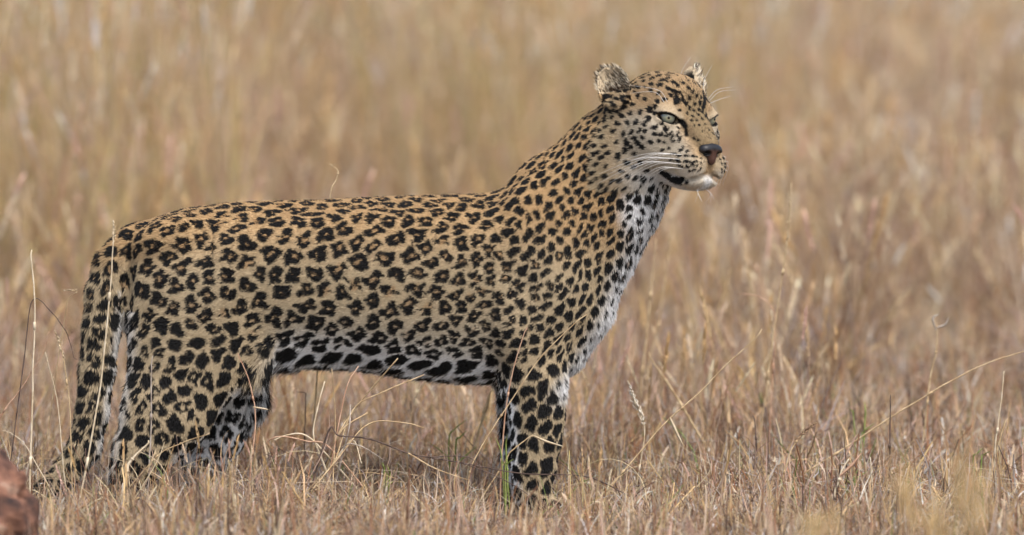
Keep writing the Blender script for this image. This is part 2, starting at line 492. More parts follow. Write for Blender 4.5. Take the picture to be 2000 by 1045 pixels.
def sample_surface(n, weight=None, tri_sel=None):
    w = tri_area if weight is None else tri_area * weight
    cdf = np.cumsum(w); cdf /= cdf[-1]
    t = np.searchsorted(cdf, rng.random(n))
    t = np.minimum(t, len(tris) - 1)
    a, b_ = rng.random(n), rng.random(n)
    s_ = np.sqrt(a)
    w0, w1, w2 = 1 - s_, s_ * (1 - b_), s_ * b_
    P = BV[tris[t, 0]] * w0[:, None] + BV[tris[t, 1]] * w1[:, None] + BV[tris[t, 2]] * w2[:, None]
    N = BN[tris[t, 0]] * w0[:, None] + BN[tris[t, 1]] * w1[:, None] + BN[tris[t, 2]] * w2[:, None]
    return P, N / np.maximum(np.linalg.norm(N, axis=1), 1e-9)[:, None]

def region(P, N):
    """per point: 0 rosette, 1 solid, 2 small solid, 3 tiny (face), 4 belly bar, 5 none; and the spacing there"""
    x, Y, U, py, f_, r_, u_, head, top, bot, tail, fx = masks(P, N)
    n = len(P)
    kind = np.zeros(n, int); pitch = np.full(n, 39.0)
    v = (bot - py) / np.maximum(bot - top, 1)
    k = x < 500; pitch[k] = 38.5
    k = (x < 500) & (py > 610); kind[k] = 1; pitch[k] = 34
    k = (x < 470) & (py > 740); kind[k] = 1; pitch[k] = 35
    k = (v > 0.88) & (x > 300) & (x < 980); pitch[k] = 33.5
    k = (x > 780); pitch[k] = np.minimum(pitch[k], 39 - 12 * np.clip((x[k] - 780) / 225, 0, 1))
    k = (v < 0.16) & (x > 500) & (x < 985); kind[k] = 4; pitch[k] = 43
    sh = x + 26 * np.sin(py * 0.031 + 0.6) + 14 * np.sin(py * 0.11)
    k = (sh > 985); kind[k] = 2; pitch[k] = np.minimum(pitch[k], 27)
    k = (sh > 1010); pitch[k] = 23.5
    k = (sh > 1010) & (py > 560); pitch[k] = 25
    k = (x > 960) & (py > 690); kind[k] = 1; pitch[k] = 33
    k = (x > 1080) & (py < 470); pitch[k] = 19.5
    k = (x > 985) & (fx - x < 62) & (py > 345) & (py < 760); kind[k] = 2; pitch[k] = 25
    k = (x > 985) & (fx - x < 14) & (py > 520) & (py < 800); kind[k] = 5
    k = tail; kind[k] = 1; pitch[k] = 32
    k = head > 0.4; kind[k] = 3; pitch[k] = 13.0
    k = (head > 0.4) & (u_ < -20) & (np.abs(r_) > 40); pitch[k] = 16
    return kind, pitch

def spread(nc):
    C, CN = sample_surface(nc)
    kind, pitch = region(C, CN)
    acc = np.zeros((9000, 3)); na = 0; sel = []
    for i in range(nc):
        if kind[i] == 5: continue
        if na:
            d2 = ((acc[:na] - C[i]) ** 2).sum(1).min()
            if d2 < (0.78 * pitch[i]) ** 2: continue
        acc[na] = C[i]; na += 1; sel.append(i)
    sel = np.array(sel)
    pts, nrm = C[sel].copy(), CN[sel].copy()
    wt = 1.0 / pitch ** 4
    for it in range(7):                      # even them out, each region at its own spacing
        kd = kdtree.KDTree(len(pts))
        for i, p in enumerate(pts): kd.insert(p, i)
        kd.balance()
        own = np.fromiter((kd.find(p)[1] for p in C.tolist()), int, nc)
        c_ = np.bincount(own, wt, len(pts))
        for k in range(3):
            pts[:, k] = np.where(c_ > 0, np.bincount(own, C[:, k] * wt, len(pts)) / np.maximum(c_, 1e-12), pts[:, k])
    kd = kdtree.KDTree(nc)
    for i, p in enumerate(C): kd.insert(p, i)
    kd.balance()
    ix = np.fromiter((kd.find(p)[1] for p in pts), int, len(pts))
    return C[ix], CN[ix], kind[ix], pitch[ix]

SP, SN, SK, SPI = spread(60000)

def flow(P, N):
    """the way the coat lies"""
    x, Y, U, py, f_, r_, u_, head, top, bot, tail, fx = masks(P, N)
    d = np.tile(np.array((-1.0, 0, -0.30)), (len(P), 1))
    def mixd(w, v_):
        d[:] += (np.asarray(v_) - d) * w[:, None]
    mixd(sstep(640, 760, py) * ((x < 560) | (x > 960)), (-0.12, 0, -1.0))
    mixd(sstep(0.25, 0.0, (bot - py) / np.maximum(bot - top, 1)) * (x > 540) * (x < 970), (-0.75, 0, -0.65))
    mixd(sstep(960, 1060, x) * sstep(700, 560, py), (-0.55, 0, -0.85))
    mixd(sstep(90, 40, fx - x) * (x > 1060) * (py > 330) * (py < 760), (0.1, 0, -1.0))
    mixd(sstep(330, 240, x) * sstep(470, 540, py), (-0.15, 0, -1.0))
    nose = np.array(head_world(88, 0, -30))
    rad = P - nose
    rad /= np.linalg.norm(rad, axis=1)[:, None]
    rad[:, 2] -= 0.10
    d += (rad - d) * head[:, None]
    d -= N * (d * N).sum(1)[:, None]
    return d / np.maximum(np.linalg.norm(d, axis=1), 1e-6)[:, None]

blobs = []      # face marks: centre, normal, axis, ra, rb, phases, strength
def add_blob(c, n_, a_, ra, rb, st=1.0):
    blobs.append((c, n_, a_, ra, rb, rng.random(4) * 6.28, st))
FL = flow(SP, SN)
nS = len(SP)
VS = np.nonzero(SK != 3)[0]
V_e = np.array([{0: 1.08, 1: 1.10, 2: 1.20, 4: 1.28}.get(k, 1.0) for k in SK]) * rng.uniform(0.93, 1.1, nS)
V_m = rng.choice([2, 2, 3, 3, 3, 4], nS)
V_ph = rng.uniform(0, 6.283, nS)
V_gap = SPI * rng.uniform(0.055, 0.085, nS)            # half the pale net between marks
V_gw = SPI * rng.uniform(0.03, 0.08, nS)              # openings in a rosette
V_ci = SPI * rng.uniform(0.05, 0.14, nS)
pairs = (SK == 1) & (SP[:, 0] < 500) & (rng.random(nS) < 0.45)
small_ros = (SK == 2) & (SPI > 22) & (rng.random(nS) < 0.16)
solid0 = (SK == 0) & (rng.random(nS) < 0.0)
V_solid = ((SK != 0) & ~pairs & ~small_ros) | solid0
V_m[pairs] = 2
V_ci[pairs] = SPI[pairs] * 0.06
V_R = np.where(SK == 2, rng.uniform(0.72, 0.92, nS), rng.uniform(0.76, 0.96, nS))
_fx = np.interp(1000 - SP[:, 2], FRONT[:, 1], FRONT[:, 0]) - SP[:, 0]
V_R = np.where((SK == 2) & (_fx < 48), V_R * np.where(SP[:, 2] < 490, 0.55, 0.85), V_R)
V_miss = (SK == 0) & (rng.random(nS) < 0.12)          # open on one side

def smin2(a, b_, k):
    h = np.clip(0.5 + 0.5 * (b_ - a) / k, 0, 1)
    return b_ + (a - b_) * h - k * h * (1 - h)

def cell_marks(P, N):
    """blackness and tawny filling of the cells that the marks grow in"""
    kd = kdtree.KDTree(len(VS))
    for j, i in enumerate(VS): kd.insert(SP[i], int(i))
    kd.balance()
    wv = 2.2
    Q = P + wv * np.stack([np.sin(P[:, 2] * 0.21 + P[:, 0] * 0.05) + 0.6 * np.sin(P[:, 0] * 0.37 + 1.3), np.zeros(len(P)), np.sin(P[:, 0] * 0.19 + 2.0) + 0.6 * np.sin(P[:, 2] * 0.41 + 0.4)], 1)
    ix = np.array([[h[1] for h in kd.find_n(p, 6)] for p in Q.tolist()])
    black = np.zeros(len(P)); tawny = np.zeros(len(P))
    for c0 in range(0, len(P), 100000):
        sl_ = slice(c0, c0 + 100000)
        I = ix[sl_]; D = Q[sl_][:, None, :] - SP[I]
        A = FL[I]; Bv = np.cross(SN[I], A)
        da, db, dn = (D * A).sum(2) / V_e[I], (D * Bv).sum(2) * V_e[I], (D * SN[I]).sum(2)
        ds = np.sqrt(da ** 2 + db ** 2 + dn ** 2) + 120 * ((N[sl_][:, None, :] * SN[I]).sum(2) < -0.1)
        o_ = np.argsort(ds, 1); r0 = np.arange(len(I))
        k1 = o_[:, 0]; d1 = ds[r0, k1]; d2 = ds[r0, o_[:, 1]]
        i1 = I[r0, k1]; th = np.arctan2(db[r0, k1], da[r0, k1])
        bd = (d2 - d1) * 0.5
        pt = SPI[i1]
        q_ = 0.55 * d1 / (d1 + bd + 1e-6) + 0.45 * d1 / (0.56 * pt)
        hsh = lambda a_, k_: np.modf(np.abs(np.sin(i1 * 12.9898 + a_ * 78.233 + k_ * 37.719)) * 43758.5453)[0]
        sol = (V_R[i1] - q_) * pt * 0.5
        m_ = V_m[i1]; per = 6.2832 / m_
        t_ = (th - V_ph[i1] + 0.25 * np.sin(2 * th)) % 6.2832
        lobe = np.floor(t_ / per); dth = t_ - (lobe + 0.5) * per
        dth = dth + per * 0.22 * (hsh(lobe, 1) - 0.5)
        qc = 0.59 + 0.08 * (hsh(lobe, 2) - 0.5); qr = 0.37 + 0.09 * hsh(lobe, 3)
        aw = per * 0.5 * qc * (0.78 + 0.24 * hsh(lobe, 4)) * np.where(hsh(lobe, 5) < 0.06, 0.3, 1.0)
        el = np.sqrt(((q_ - qc) / qr) ** 2 + (np.maximum(np.abs(dth * np.maximum(q_, 0.15)) - 0.25 * aw, 0) / (0.75 * aw)) ** 2)
        ros = (1 - el) * pt * 0.15
        s_ = np.minimum(np.where(V_solid[i1], sol, ros), (bd - np.where(SK[i1] == 2, 2.2, V_gap[i1])) * 0.9) + rng.normal(0, 0.3, len(I))
        black[sl_] = sstep(-0.7, 0.7, s_)
        tawny[sl_] = np.where(V_solid[i1], 0.0, sstep(0.72, 0.35, q_)) * 0.55
    return black, tawny

N_BODY = len(blobs)
# --- face marks: near side set one by one as (x, y, long, short, angle), mirrored to the far side
FACE = [  # forehead rows
    (1236,146,5,3,10),(1252,149,6,3,15),(1262,145,5,3,5),(1272,156,6,3.4,-20),(1286,150,6,3,8),(1290,160,5,4,30),(1302,155,5,3,25),(1311,163,5,4,40),
    (1270,168,5,3.5,-35),(1284,170,6,4,-40),(1300,176,6,4,25),(1313,180,5,4.5,50),(1326,184,5,4,60),(1322,170,5,3,40),(1333,165,4,3,30),(1342,174,5,3,50),
    (1268,180,5,3.5,-50),(1282,186,5,3.5,-40),(1294,196,6,3.6,-25),(1280,200,5,3.6,-35),(1306,190,5,4,20),(1318,197,6,9,0),(1331,195,4,7,-15),(1338,206,5,4,30),
    (1347,196,4,4,0),(1352,184,4,3,50),(1360,190,4,3,50),(1345,213,4,3.5,20),(1356,206,4,3.5,30),(1366,203,4,5,10),(1373,210,4,4,40),(1355,220,3.5,3,20),(1365,217,3.5,3,20),
    (1340,222,3.4,2.8,0),(1350,229,3.2,2.6,0),(1362,226,3.2,2.8,0),(1372,223,3,2.6,0),(1345,237,2.8,2.4,0),(1358,237,2.8,2.4,0),(1369,234,2.8,2.4,0),(1378,228,2.8,2.6,0),(1364,246,2.4,2,0),(1374,244,2.4,2,0),
    (1383,236,2.6,2.4,0),(1352,246,2.4,2,0),(1380,254,2.2,2,0),(1368,258,2.2,2,0),(1390,262,2.4,2,0),
    # side of the head
    (1245,190,6,3.4,-60),(1256,198,5,3.5,-45),(1262,215,6,3,-60),(1274,212,6,4,-25),(1231,222,6,4,-30),(1248,222,5.5,4,-30),(1264,216,5,4.5,10),(1262,234,6,5,-40),
    (1240,240,6.5,4.5,-35),(1224,241,5,5,-40),(1254,245,5,4.5,0),(1272,225,5,3.5,10),(1275,250,6.5,4.5,-50),(1231,260,6.5,3.6,-60),(1246,258,5.5,4,-30),(1256,257,4.5,3.5,-20),(1216,264,6,3.5,-60),
    (1287,247,3.5,5.5,10),(1295,252,3.5,5,15),(1302,256,3,5,15),(1310,262,3,4.5,20),(1273,267,5,4.5,0),(1286,268,5.5,4,-30),(1300,272,4,3.4,-30),(1313,270,3,5.5,25),(1322,264,3,5,25),
    (1236,273,6,4.5,-10),(1222,283,8,5.5,-65),(1241,282,6,5,20),(1251,271,4,4,0),(1265,282,6,4.5,20),(1251,292,5,6,0),(1284,283,5,3.5,5),(1297,284,3.5,3,0),(1310,280,3.5,3,0),(1323,276,3.5,3,0),
    (1219,297,5,8,10),(1206,306,5,9,10),(1203,278,5,4,0),(1237,304,5,4,0),(1294,298,4,3.5,-20),(1327,270,3,4,20),
    # bridge and muzzle rows
    (1349,272,3.5,3,20),(1356,275,3,2.6,0),(1324,294,5,3.4,-25),(1336,296,3.5,2.6,0),(1330,287,3,2.5,0),
    (1308,302,5.5,2.4,6),(1320,304,5.5,2.6,4),(1334,305,5.5,2.8,4),(1347,306,4.5,2.6,8),(1357,308,3.5,2.2,12),
    (1306,313,5,2.4,5),(1318,315,7,3.2,5),(1334,317,6.5,3.2,4),(1347,317,5.5,3,4),(1358,318,4.5,2.6,4),
    (1322,327,6,2.6,5),(1336,329,5.5,2.8,4),(1348,329,4.5,2.6,0),(1359,327,3.5,2.4,-10),(1367,311,2.6,2,0),(1368,321,3,2.2,0),(1368,330,2.6,2,0),(1362,338,2.6,2,0),(1342,338,4,2.6,5),(1352,336,4,2.4,-10),
    # corner of the mouth and lips
    (1300,348,10,7,15),(1314,351,11,7,10),(1327,350,7,6,-20),(1289,343,8,5,25),(1336,357,4,4,-30),(1245,350,6,5,0),(1258,352,7,7,0),(1274,368,7,8,10),(1236,330,6,5,0),(1222,322,7,5,30),(1250,322,6,4,0),
    (1263,338,7,4,-20),(1231,346,6,4,0),(1214,338,6,4,10)]
kdv = kdtree.KDTree(len(BV))
# the skin point met when looking from the side at (x, y)
hv = np.nonzero((BV[:, 0] > 1140) & (BV[:, 2] > 600))[0]
scr = np.stack([BV[hv, 0], (522.5 - ((BV[hv, 2] - AIM_Z / S) + BV[hv, 1] * math.tan(PITCH)) * math.cos(PITCH))], 1)
def skin_at(px, py):
    d2 = ((scr - (px, py)) ** 2).sum(1)
    near_ = hv[d2 < 16]
    if len(near_) == 0: near_ = hv[np.argsort(d2)[:3]]
    return near_[np.argmin(BV[near_, 1])]
for (px, py, la, lb, an) in FACE:
    i = skin_at(px, py)
    c, n_ = BV[i], BN[i]
    A = np.array((math.cos(math.radians(an)), 0, -math.sin(math.radians(an))))
    B_ = np.array((math.sin(math.radians(an)), 0, math.cos(math.radians(an))))
    # undo the foreshortening of the slanting skin
    a_ = A - n_ * (A @ n_); b_ = B_ - n_ * (B_ @ n_)
    la2, lb2 = la / max(np.linalg.norm(a_), 0.5) * 1.05, lb / max(np.linalg.norm(b_), 0.5) * 1.12
    a_ /= np.linalg.norm(a_) + 1e-9
    add_blob(c, n_, a_, la2, lb2)
    f_, r_, u_ = head_local(*c)
    if r_ > 14:
        fr_, = [np.array(head_world(f_, -r_, u_))]
        Nl = (n_[0] * HC - n_[1] * HS, n_[0] * HS + n_[1] * HC, n_[2])
        Al = (a_[0] * HC - a_[1] * HS, a_[0] * HS + a_[1] * HC, a_[2])
        n2 = np.array((Nl[0] * HC - Nl[1] * HS, -Nl[0] * HS - Nl[1] * HC, Nl[2]))
        a2 = np.array((Al[0] * HC - Al[1] * HS, -Al[0] * HS - Al[1] * HC, Al[2]))
        add_blob(fr_, n2, a2, la2, lb2)
# the rest of the head in small even spots, wherever none stands yet
FB = np.array([q[0] for q in blobs[N_BODY:]])
for i in np.nonzero(SK == 3)[0]:
    f_, r_, u_ = head_local(*SP[i])
    de_ = math.sqrt((f_ - EYC[0]) ** 2 + (abs(r_) - EYC[1]) ** 2 + u_ ** 2)
    if de_ < 27 or (f_ > 0 and abs(r_) < 30 and u_ < 25) or f_ > 22: continue
    if u_ < -60 and f_ > -40: continue
    lim_ = 11 if f_ > -30 else (13 if f_ > -60 else 16)
    if ((FB - SP[i]) ** 2).sum(1).min() < lim_ ** 2: continue
    k_ = 0.55 if f_ > -30 else (0.75 if f_ > -60 else 1.0)
    add_blob(SP[i], SN[i], FL[i], k_ * rng.uniform(5.5, 8.5), k_ * rng.uniform(4, 5.5))

def paint(P, N):
    col, info = base_coat(P, N)
    kd = kdtree.KDTree(len(P))
    for i, p in enumerate(P.tolist()): kd.insert(p, i)
    kd.balance()
    ear = info["ear"]
    blk, taw = cell_marks(P, N)
    ok_ = (info["head"] < 0.5) & ~ear & ~((P[:, 0] > 985) & (P[:, 0] > np.interp(1000 - P[:, 2], FRONT[:, 1], FRONT[:, 0]) - 16) & (P[:, 2] < 480) & (P[:, 2] > 215))
    taw = taw * sstep(270, 470, P[:, 2]) * ok_
    col += (TAWNY - col) * taw[:, None]
    col += (BLACK - col) * (blk * ok_)[:, None]
    for (c, n_, a_, ra, rb, ph, st) in blobs:
        a_ = a_ - n_ * (a_ @ n_); a_ = a_ / (np.linalg.norm(a_) + 1e-9)
        b_ = np.cross(n_, a_)
        R = max(ra, rb) * 1.35
        h = kd.find_range(c, R)
        if not h: continue
        ix = np.fromiter((q[1] for q in h), int, len(h))
        D = P[ix] - c
        u_, v_ = (D @ a_) / ra, (D @ b_) / rb
        th = np.arctan2(v_, u_)
        q = np.sqrt(u_ * u_ + v_ * v_) / (1 + 0.13 * np.sin(2 * th + ph[0]) + 0.10 * np.sin(3 * th + ph[1]) + 0.06 * np.sin(5 * th + ph[2]))
        q += rng.normal(0, 0.07, len(ix))
        w = sstep(1.04, 0.93, q) * ((N[ix] @ n_) > 0.1) * (~ear[ix]) * st
        col[ix] += (BLACK - col[ix]) * w[:, None]
    # dark rims of the eye, tear line, lips
    f_, r_, u_ = head_local(P[:, 0], P[:, 1], P[:, 2])
    a_ = np.abs(r_)
    ea = (f_ - EYC[0]) * EG[0] + (a_ - EYC[1]) * EG[1] + (u_ - EYC[2]) * EG[2]
    et = (f_ - EYC[0]) * ET[0] + (a_ - EYC[1]) * ET[1] + (u_ - EYC[2]) * ET[2]
    ev = (f_ - EYC[0]) * EV[0] + (a_ - EYC[1]) * EV[1] + (u_ - EYC[2]) * EV[2] - 0.22 * et + 1.5
    rim = np.sqrt((et / 22.0) ** 2 + (ev / np.where(ev > 0, 10.5, 12.0)) ** 2)
    hm = info["head"] > 0.5
    w = sstep(1.06, 0.98, rim) * hm * (ea > 2)
    def seg(p, q, r0):
        p, q = np.array(p, float), np.array(q, float); D = q - p
        L = np.stack([f_, a_, u_], 1)
        t = np.clip(((L - p) @ D) / (D @ D), 0, 1)
        return np.linalg.norm(L - p - t[:, None] * D, axis=1) / r0
    for p, q, r0 in (((12, 30, -4), (26, 24, -16), 8.5), ((26, 24, -16), (30, 28, -32), 6.0), ((-22, 66, 4), (-32, 72, 8), 4.5),
                     ((70, 0, -82), (68, 0, -106), 5.0), ((68, 0, -104), (54, 28, -113), 3.6), ((54, 28, -113), (20, 48, -117), 3.6), ((20, 48, -117), (-14, 56, -108), 6)):
        w = np.maximum(w, sstep(1.1, 0.8, seg(p, q, r0)) * hm)
    col += (BLACK - col) * w[:, None]
    return col, info

# ------------------------------------------------------------------ body mesh
def to_world(P):
    out = np.empty_like(P)
    out[:, 0] = (P[:, 0] - 1000) * S; out[:, 1] = P[:, 1] * S
    out[:, 2] = ((P[:, 2] - 1000 + 522.5) / math.cos(PITCH) + AIM_Z / S) * S
    return out
LIFT = to_world(BV)[:, 2].min()

leopard = bpy.data.objects.new("leopard", None)
COL.objects.link(leopard)
leopard.empty_display_size = 0.2
tag(leopard, "spotted leopard standing side on in dry grass, head turned towards the right", "leopard")

mat_skin = mat_attr("coat_skin", "coat", 0.85, 0.15, noise=(260, 0.12))
bcol, _ = paint(BV, BN)
body = link_mesh("body", to_world(BV), BQ, mat_skin, leopard, cols=bcol, colname="coat")

# ------------------------------------------------------------------ coat of hair
NH = 420000
tc_ = BV[tris].mean(1); tn_ = BN[tris].mean(1)
wgt = np.where(tn_[:, 1] > 0.35, 0.45, 1.0)
wgt = np.where((tc_[:, 0] > 1170) & (tc_[:, 2] > 620) & (tn_[:, 1] < 0.5), 2.6, wgt)
wgt = np.where(tc_[:, 2] < 60, 0.4, wgt)
HP, HN = sample_surface(NH, wgt)
hcol, info = paint(HP, HN)
hd = flow(HP, HN)
x, Y, U, py, f_, r_, u_, head, top, bot, tail, fx = masks(HP, HN)
v = (bot - py) / np.maximum(bot - top, 1)
ln = np.full(NH, 6.2)
ln += 15 * sstep(0.14, 0.0, v) * (x > 480) * (x < 985)
ln += 9 * sstep(70, 20, fx - x) * (x > 1060) * (py > 360) * (py < 770)
ln += 9 * sstep(-0.4, -0.9, HN[:, 0]) * (py > 600) * (x > 220) * (x < 420)
ln += 8 * ((x > 500) & (x < 600) & (py > 660))
ln += 6 * tail
a_ = np.abs(r_)
hl = 4.5 + 2.5 * sstep(0, -60, f_) + 1.5 * sstep(-60, -95, f_) * (a_ > 55) * (u_ < 20) + 2.5 * sstep(-112, -130, u_)
hl = np.where(u_ > 40, np.minimum(hl, 7.5), hl)
de = np.sqrt((f_ - EYC[0]) ** 2 + (a_ - EYC[1]) ** 2 + u_ ** 2)
hl = np.where(de < 34, 3.2, hl)
hl = np.where((f_ > 20) & (u_ > -75) & (a_ < 30), 3.5, hl)
ln += (hl - ln) * head
inside, earm = info["inside"], info["ear"]
ln = np.where(earm, 5.0, ln)
longin = inside & (rng.random(NH) < 0.55)
ln = np.where(longin, rng.uniform(7, 14, NH), ln)
ln *= rng.uniform(0.65, 1.2, NH)
lift = np.full(NH, 0.42) + rng.normal(0, 0.10, NH)
lift = np.where(head > 0.5, 0.38 + rng.normal(0, 0.08, NH), lift)
rnd = rng.normal(0, 0.16, (NH, 3))
d0 = hd + HN * lift[:, None] * 1.6 + rnd
d0 /= np.linalg.norm(d0, axis=1)[:, None]
d1 = hd + HN * lift[:, None] * 0.55 + rnd * 1.3
d1[:, 2] -= 0.12 * (ln > 18)
d1 /= np.linalg.norm(d1, axis=1)[:, None]
# long pale hairs of the ear sweep up and back across the cup
if longin.any():
    k = longin
    sg = np.where(r_[k] > 0, 1.0, -1.0)
    loc = np.stack([np.full(k.sum(), -0.45), 0.35 * sg, np.full(k.sum(), 0.62)], 1) + EA_N[None] * np.stack([np.ones(k.sum()), sg, np.ones(k.sum())], 1) * 0.35
    loc += rng.normal(0, 0.16, loc.shape)
    wd_ = np.stack([loc[:, 0] * HC - loc[:, 1] * HS, -loc[:, 0] * HS - loc[:, 1] * HC, loc[:, 2]], 1)
    wd_ /= np.linalg.norm(wd_, axis=1)[:, None]
    d0[k] = wd_; d1[k] = wd_
    mixv = rng.random(k.sum())
    hcol[k] = np.where(mixv[:, None] < (0.58 - 0.8 * sstep(0, -26, info["qu"][k]))[:, None], LIN(222, 210, 188)[None], LIN(70, 56, 44)[None])  # pale and brown strands; shadow at the ear base painted into their colour
p0 = HP - HN * 1.0
p1 = p0 + d0 * (ln * 0.36)[:, None]
p2 = p1 + (d0 + d1) * 0.5 * (ln * 0.34)[:, None]
p3 = p2 + d1 * (ln * 0.34)[:, None]
pts = np.stack([p0, p1, p2, p3], 1).reshape(-1, 3)
pts = to_world(pts)
fur_data = bpy.data.hair_curves.new("fur")
fur_data.add_curves([4] * NH)
fur_data.attributes["position"].data.foreach_set("vector", pts.astype(np.float32).ravel())
ra = fur_data.attributes.get("radius") or fur_data.attributes.new("radius", 'FLOAT', 'POINT')
thick = np.where(head > 0.5, 0.36, 0.56)
prof = np.array((1.0, 0.95, 0.7, 0.18))
ra.data.foreach_set("value", (thick[:, None] * prof[None] * S).astype(np.float32).ravel())
spk = (np.abs(r_) < 36) & (f_ > -10) & (u_ > -80) & (head > 0.5) & (rng.random(NH) < 0.42)
hcol = np.where(spk[:, None], hcol * 0.32, hcol)
hcol = np.clip(hcol * (1 + rng.normal(0, 0.15, NH))[:, None], 0.006, 0.95)
ca = fur_data.attributes.new("coat", 'FLOAT_COLOR', 'CURVE')
c4 = np.ones((NH, 4), np.float32); c4[:, :3] = hcol
ca.data.foreach_set("color", c4.ravel())
mat_fur = mat_attr("fur_hair", "coat", 0.55, 0.25)
fur_data.materials.append(mat_fur)
fur = bpy.data.objects.new("fur", fur_data)
COL.objects.link(fur); fur.parent = leopard
fur["kind"] = "stuff"

# ------------------------------------------------------------------ eyes
def hw(L):
    return np.array(to_world(np.array([head_world(*L)]))[0])

def cap_mesh(R, half, rings, seg, bulge=0.0):
    vs, fs = [(0, 0, R + bulge)], []
    for i in range(1, rings + 1):
        t = half * i / rings
        for j in range(seg):
            a = 2 * math.pi * j / seg
            rr = R + bulge * (1 - (i / rings) ** 2)
            vs.append((rr * math.sin(t) * math.cos(a), rr * math.sin(t) * math.sin(a), rr * math.cos(t)))
    for j in range(seg): fs.append((0, 1 + j, 1 + (j + 1) % seg))
    for i in range(rings - 1):
        for j in range(seg):
            a, b_ = 1 + i * seg + j, 1 + i * seg + (j + 1) % seg
            fs.append((a, a + seg, b_ + seg, b_))
    return vs, fs

m_ball, nt, b = new_mat("eyeball_dark"); b.inputs["Base Color"].default_value = (0.03, 0.02, 0.015, 1); b.inputs["Roughness"].default_value = 0.15
m_iris, nt, b = new_mat("iris_grey_green")
n, l = nt.nodes, nt.links
tc = n.new("ShaderNodeTexCoord")
sx = n.new("ShaderNodeVectorMath"); sx.operation = 'MULTIPLY'; sx.inputs[1].default_value = (1, 1, 0)
l.new(tc.outputs["Object"], sx.inputs[0])
le = n.new("ShaderNodeVectorMath"); le.operation = 'LENGTH'; l.new(sx.outputs[0], le.inputs[0])
mr = n.new("ShaderNodeMapRange"); mr.inputs[2].default_value = EYR * S * 0.80; l.new(le.outputs["Value"], mr.inputs[0])
cr = n.new("ShaderNodeValToRGB")
cr.color_ramp.elements[0].position = 0.2; cr.color_ramp.elements[0].color = (0.30, 0.27, 0.15, 1)
cr.color_ramp.elements[1].position = 1.0; cr.color_ramp.elements[1].color = (0.03, 0.03, 0.025, 1)
for e_pos, e_col in ((0.42, (0.25, 0.255, 0.18, 1)), (0.76, (0.20, 0.21, 0.16, 1))):
    el_ = cr.color_ramp.elements.new(e_pos); el_.color = e_col
l.new(mr.outputs[0], cr.inputs[0]); l.new(cr.outputs[0], b.inputs["Base Color"])
b.inputs["Roughness"].default_value = 0.2; b.inputs["Coat Weight"].default_value = 1.0; b.inputs["Coat Roughness"].default_value = 0.02
m_pup, nt, b = new_mat("pupil_black"); b.inputs["Base Color"].default_value = (0.004, 0.004, 0.004, 1); b.inputs["Roughness"].default_value = 0.05

for sgn in (1, -1):
    c = hw((EYC[0], EYC[1] * sgn, EYC[2]))
    # gaze: ahead of the animal and a little to the side of the camera
    g = np.array((0.86, 0.40 * sgn + 0.16, -0.03))
    gw = np.array((g[0] * HC - g[1] * HS, -g[0] * HS - g[1] * HC, g[2]))
    q = Vector(gw).to_track_quat('Z', 'Y')
    vs, fs = cap_mesh(EYR * S, math.pi * 0.93, 14, 24)
    ob = link_mesh("eye", vs, fs, m_ball, leopard)
    ob.location = c; ob.rotation_mode = 'QUATERNION'; ob.rotation_quaternion = q
    vs, fs = cap_mesh(EYR * S * 1.012, 0.92, 8, 28, 0.9 * S)
    link_mesh("iris", vs, fs, m_iris, ob)
    vs, fs = cap_mesh(EYR * S * 1.03, 0.22, 4, 20, 1.0 * S)
    link_mesh("pupil", vs, fs, m_pup, ob)

# ------------------------------------------------------------------ nose leather
gx_ = np.arange(40, 96, 1.3); gy_ = np.arange(-36, 36.1, 1.3); gz_ = np.arange(-100, -30, 1.3)
A_, B_, C_ = np.meshgrid(gx_, gy_, gz_, indexing="ij")
def e_(c, r):
    return (np.sqrt(((A_ - c[0]) / r[0]) ** 2 + ((np.abs(B_) - c[1]) / r[1]) ** 2 + ((C_ - c[2]) / r[2]) ** 2) - 1) * min(r)
N_ = smin(e_((66, 0, -54), (13, 23, 10)), e_((67, 13, -60), (11, 12, 10)), 6)
N_ = smin(N_, e_((68, 0, -70), (9, 10, 17)), 7)
N_ = -smin(-N_, e_((77, 14, -64), (9, 5.5, 4.0)), 3)
N_ = -smin(-N_, e_((71, 24, -66), (9, 7, 2.6)), 3)
N_ = -smin(-N_, e_((81, 0, -76), (4, 1.2, 18)), 2)
NV, NQ = surface_nets(N_, gx_, gy_, gz_)
NV = smooth_mesh(NV, NQ, 2)
Nw = to_world(np.stack(head_world(NV[:, 0], NV[:, 1], NV[:, 2]), 1))
pink = sstep(-54, -62, NV[:, 2]) * sstep(17, 7, np.abs(NV[:, 1])) * sstep(68, 73, NV[:, 0])
ncol = LIN(34, 33, 36)[None] + (LIN(78, 54, 46) - LIN(34, 33, 36))[None] * pink[:, None]
nostril = sstep(1.5, 0.9, np.sqrt(((np.abs(NV[:, 1]) - 14) / 6.5) ** 2 + ((NV[:, 2] + 64) / 5) ** 2))
ncol = ncol * (1 - 0.9 * nostril[:, None]) 
mat_nose = mat_attr("nose_leather", "tint", 0.42, 0.4, noise=(500, 0.2))
link_mesh("nose", Nw, NQ, mat_nose, leopard, cols=ncol, colname="tint")

# ------------------------------------------------------------------ tubes (whiskers, stalks, twigs)
def bez(pts, n_):
    """Catmull-Rom through the points"""
    P = [np.array(p, float) for p in pts]
    if len(P) == 2: P = [P[0], (P[0] + P[1]) / 2, P[1]]
    P = [2 * P[0] - P[1]] + P + [2 * P[-1] - P[-2]]
    out = []
    for i in range(1, len(P) - 2):
        for k in range(n_):
            t = k / n_
            out.append(0.5 * (2 * P[i] + (P[i + 1] - P[i - 1]) * t + (2 * P[i - 1] - 5 * P[i] + 4 * P[i + 1] - P[i + 2]) * t * t + (3 * P[i] - P[i - 1] - 3 * P[i + 1] + P[i + 2]) * t ** 3))
    out.append(P[-2])
    return np.array(out)

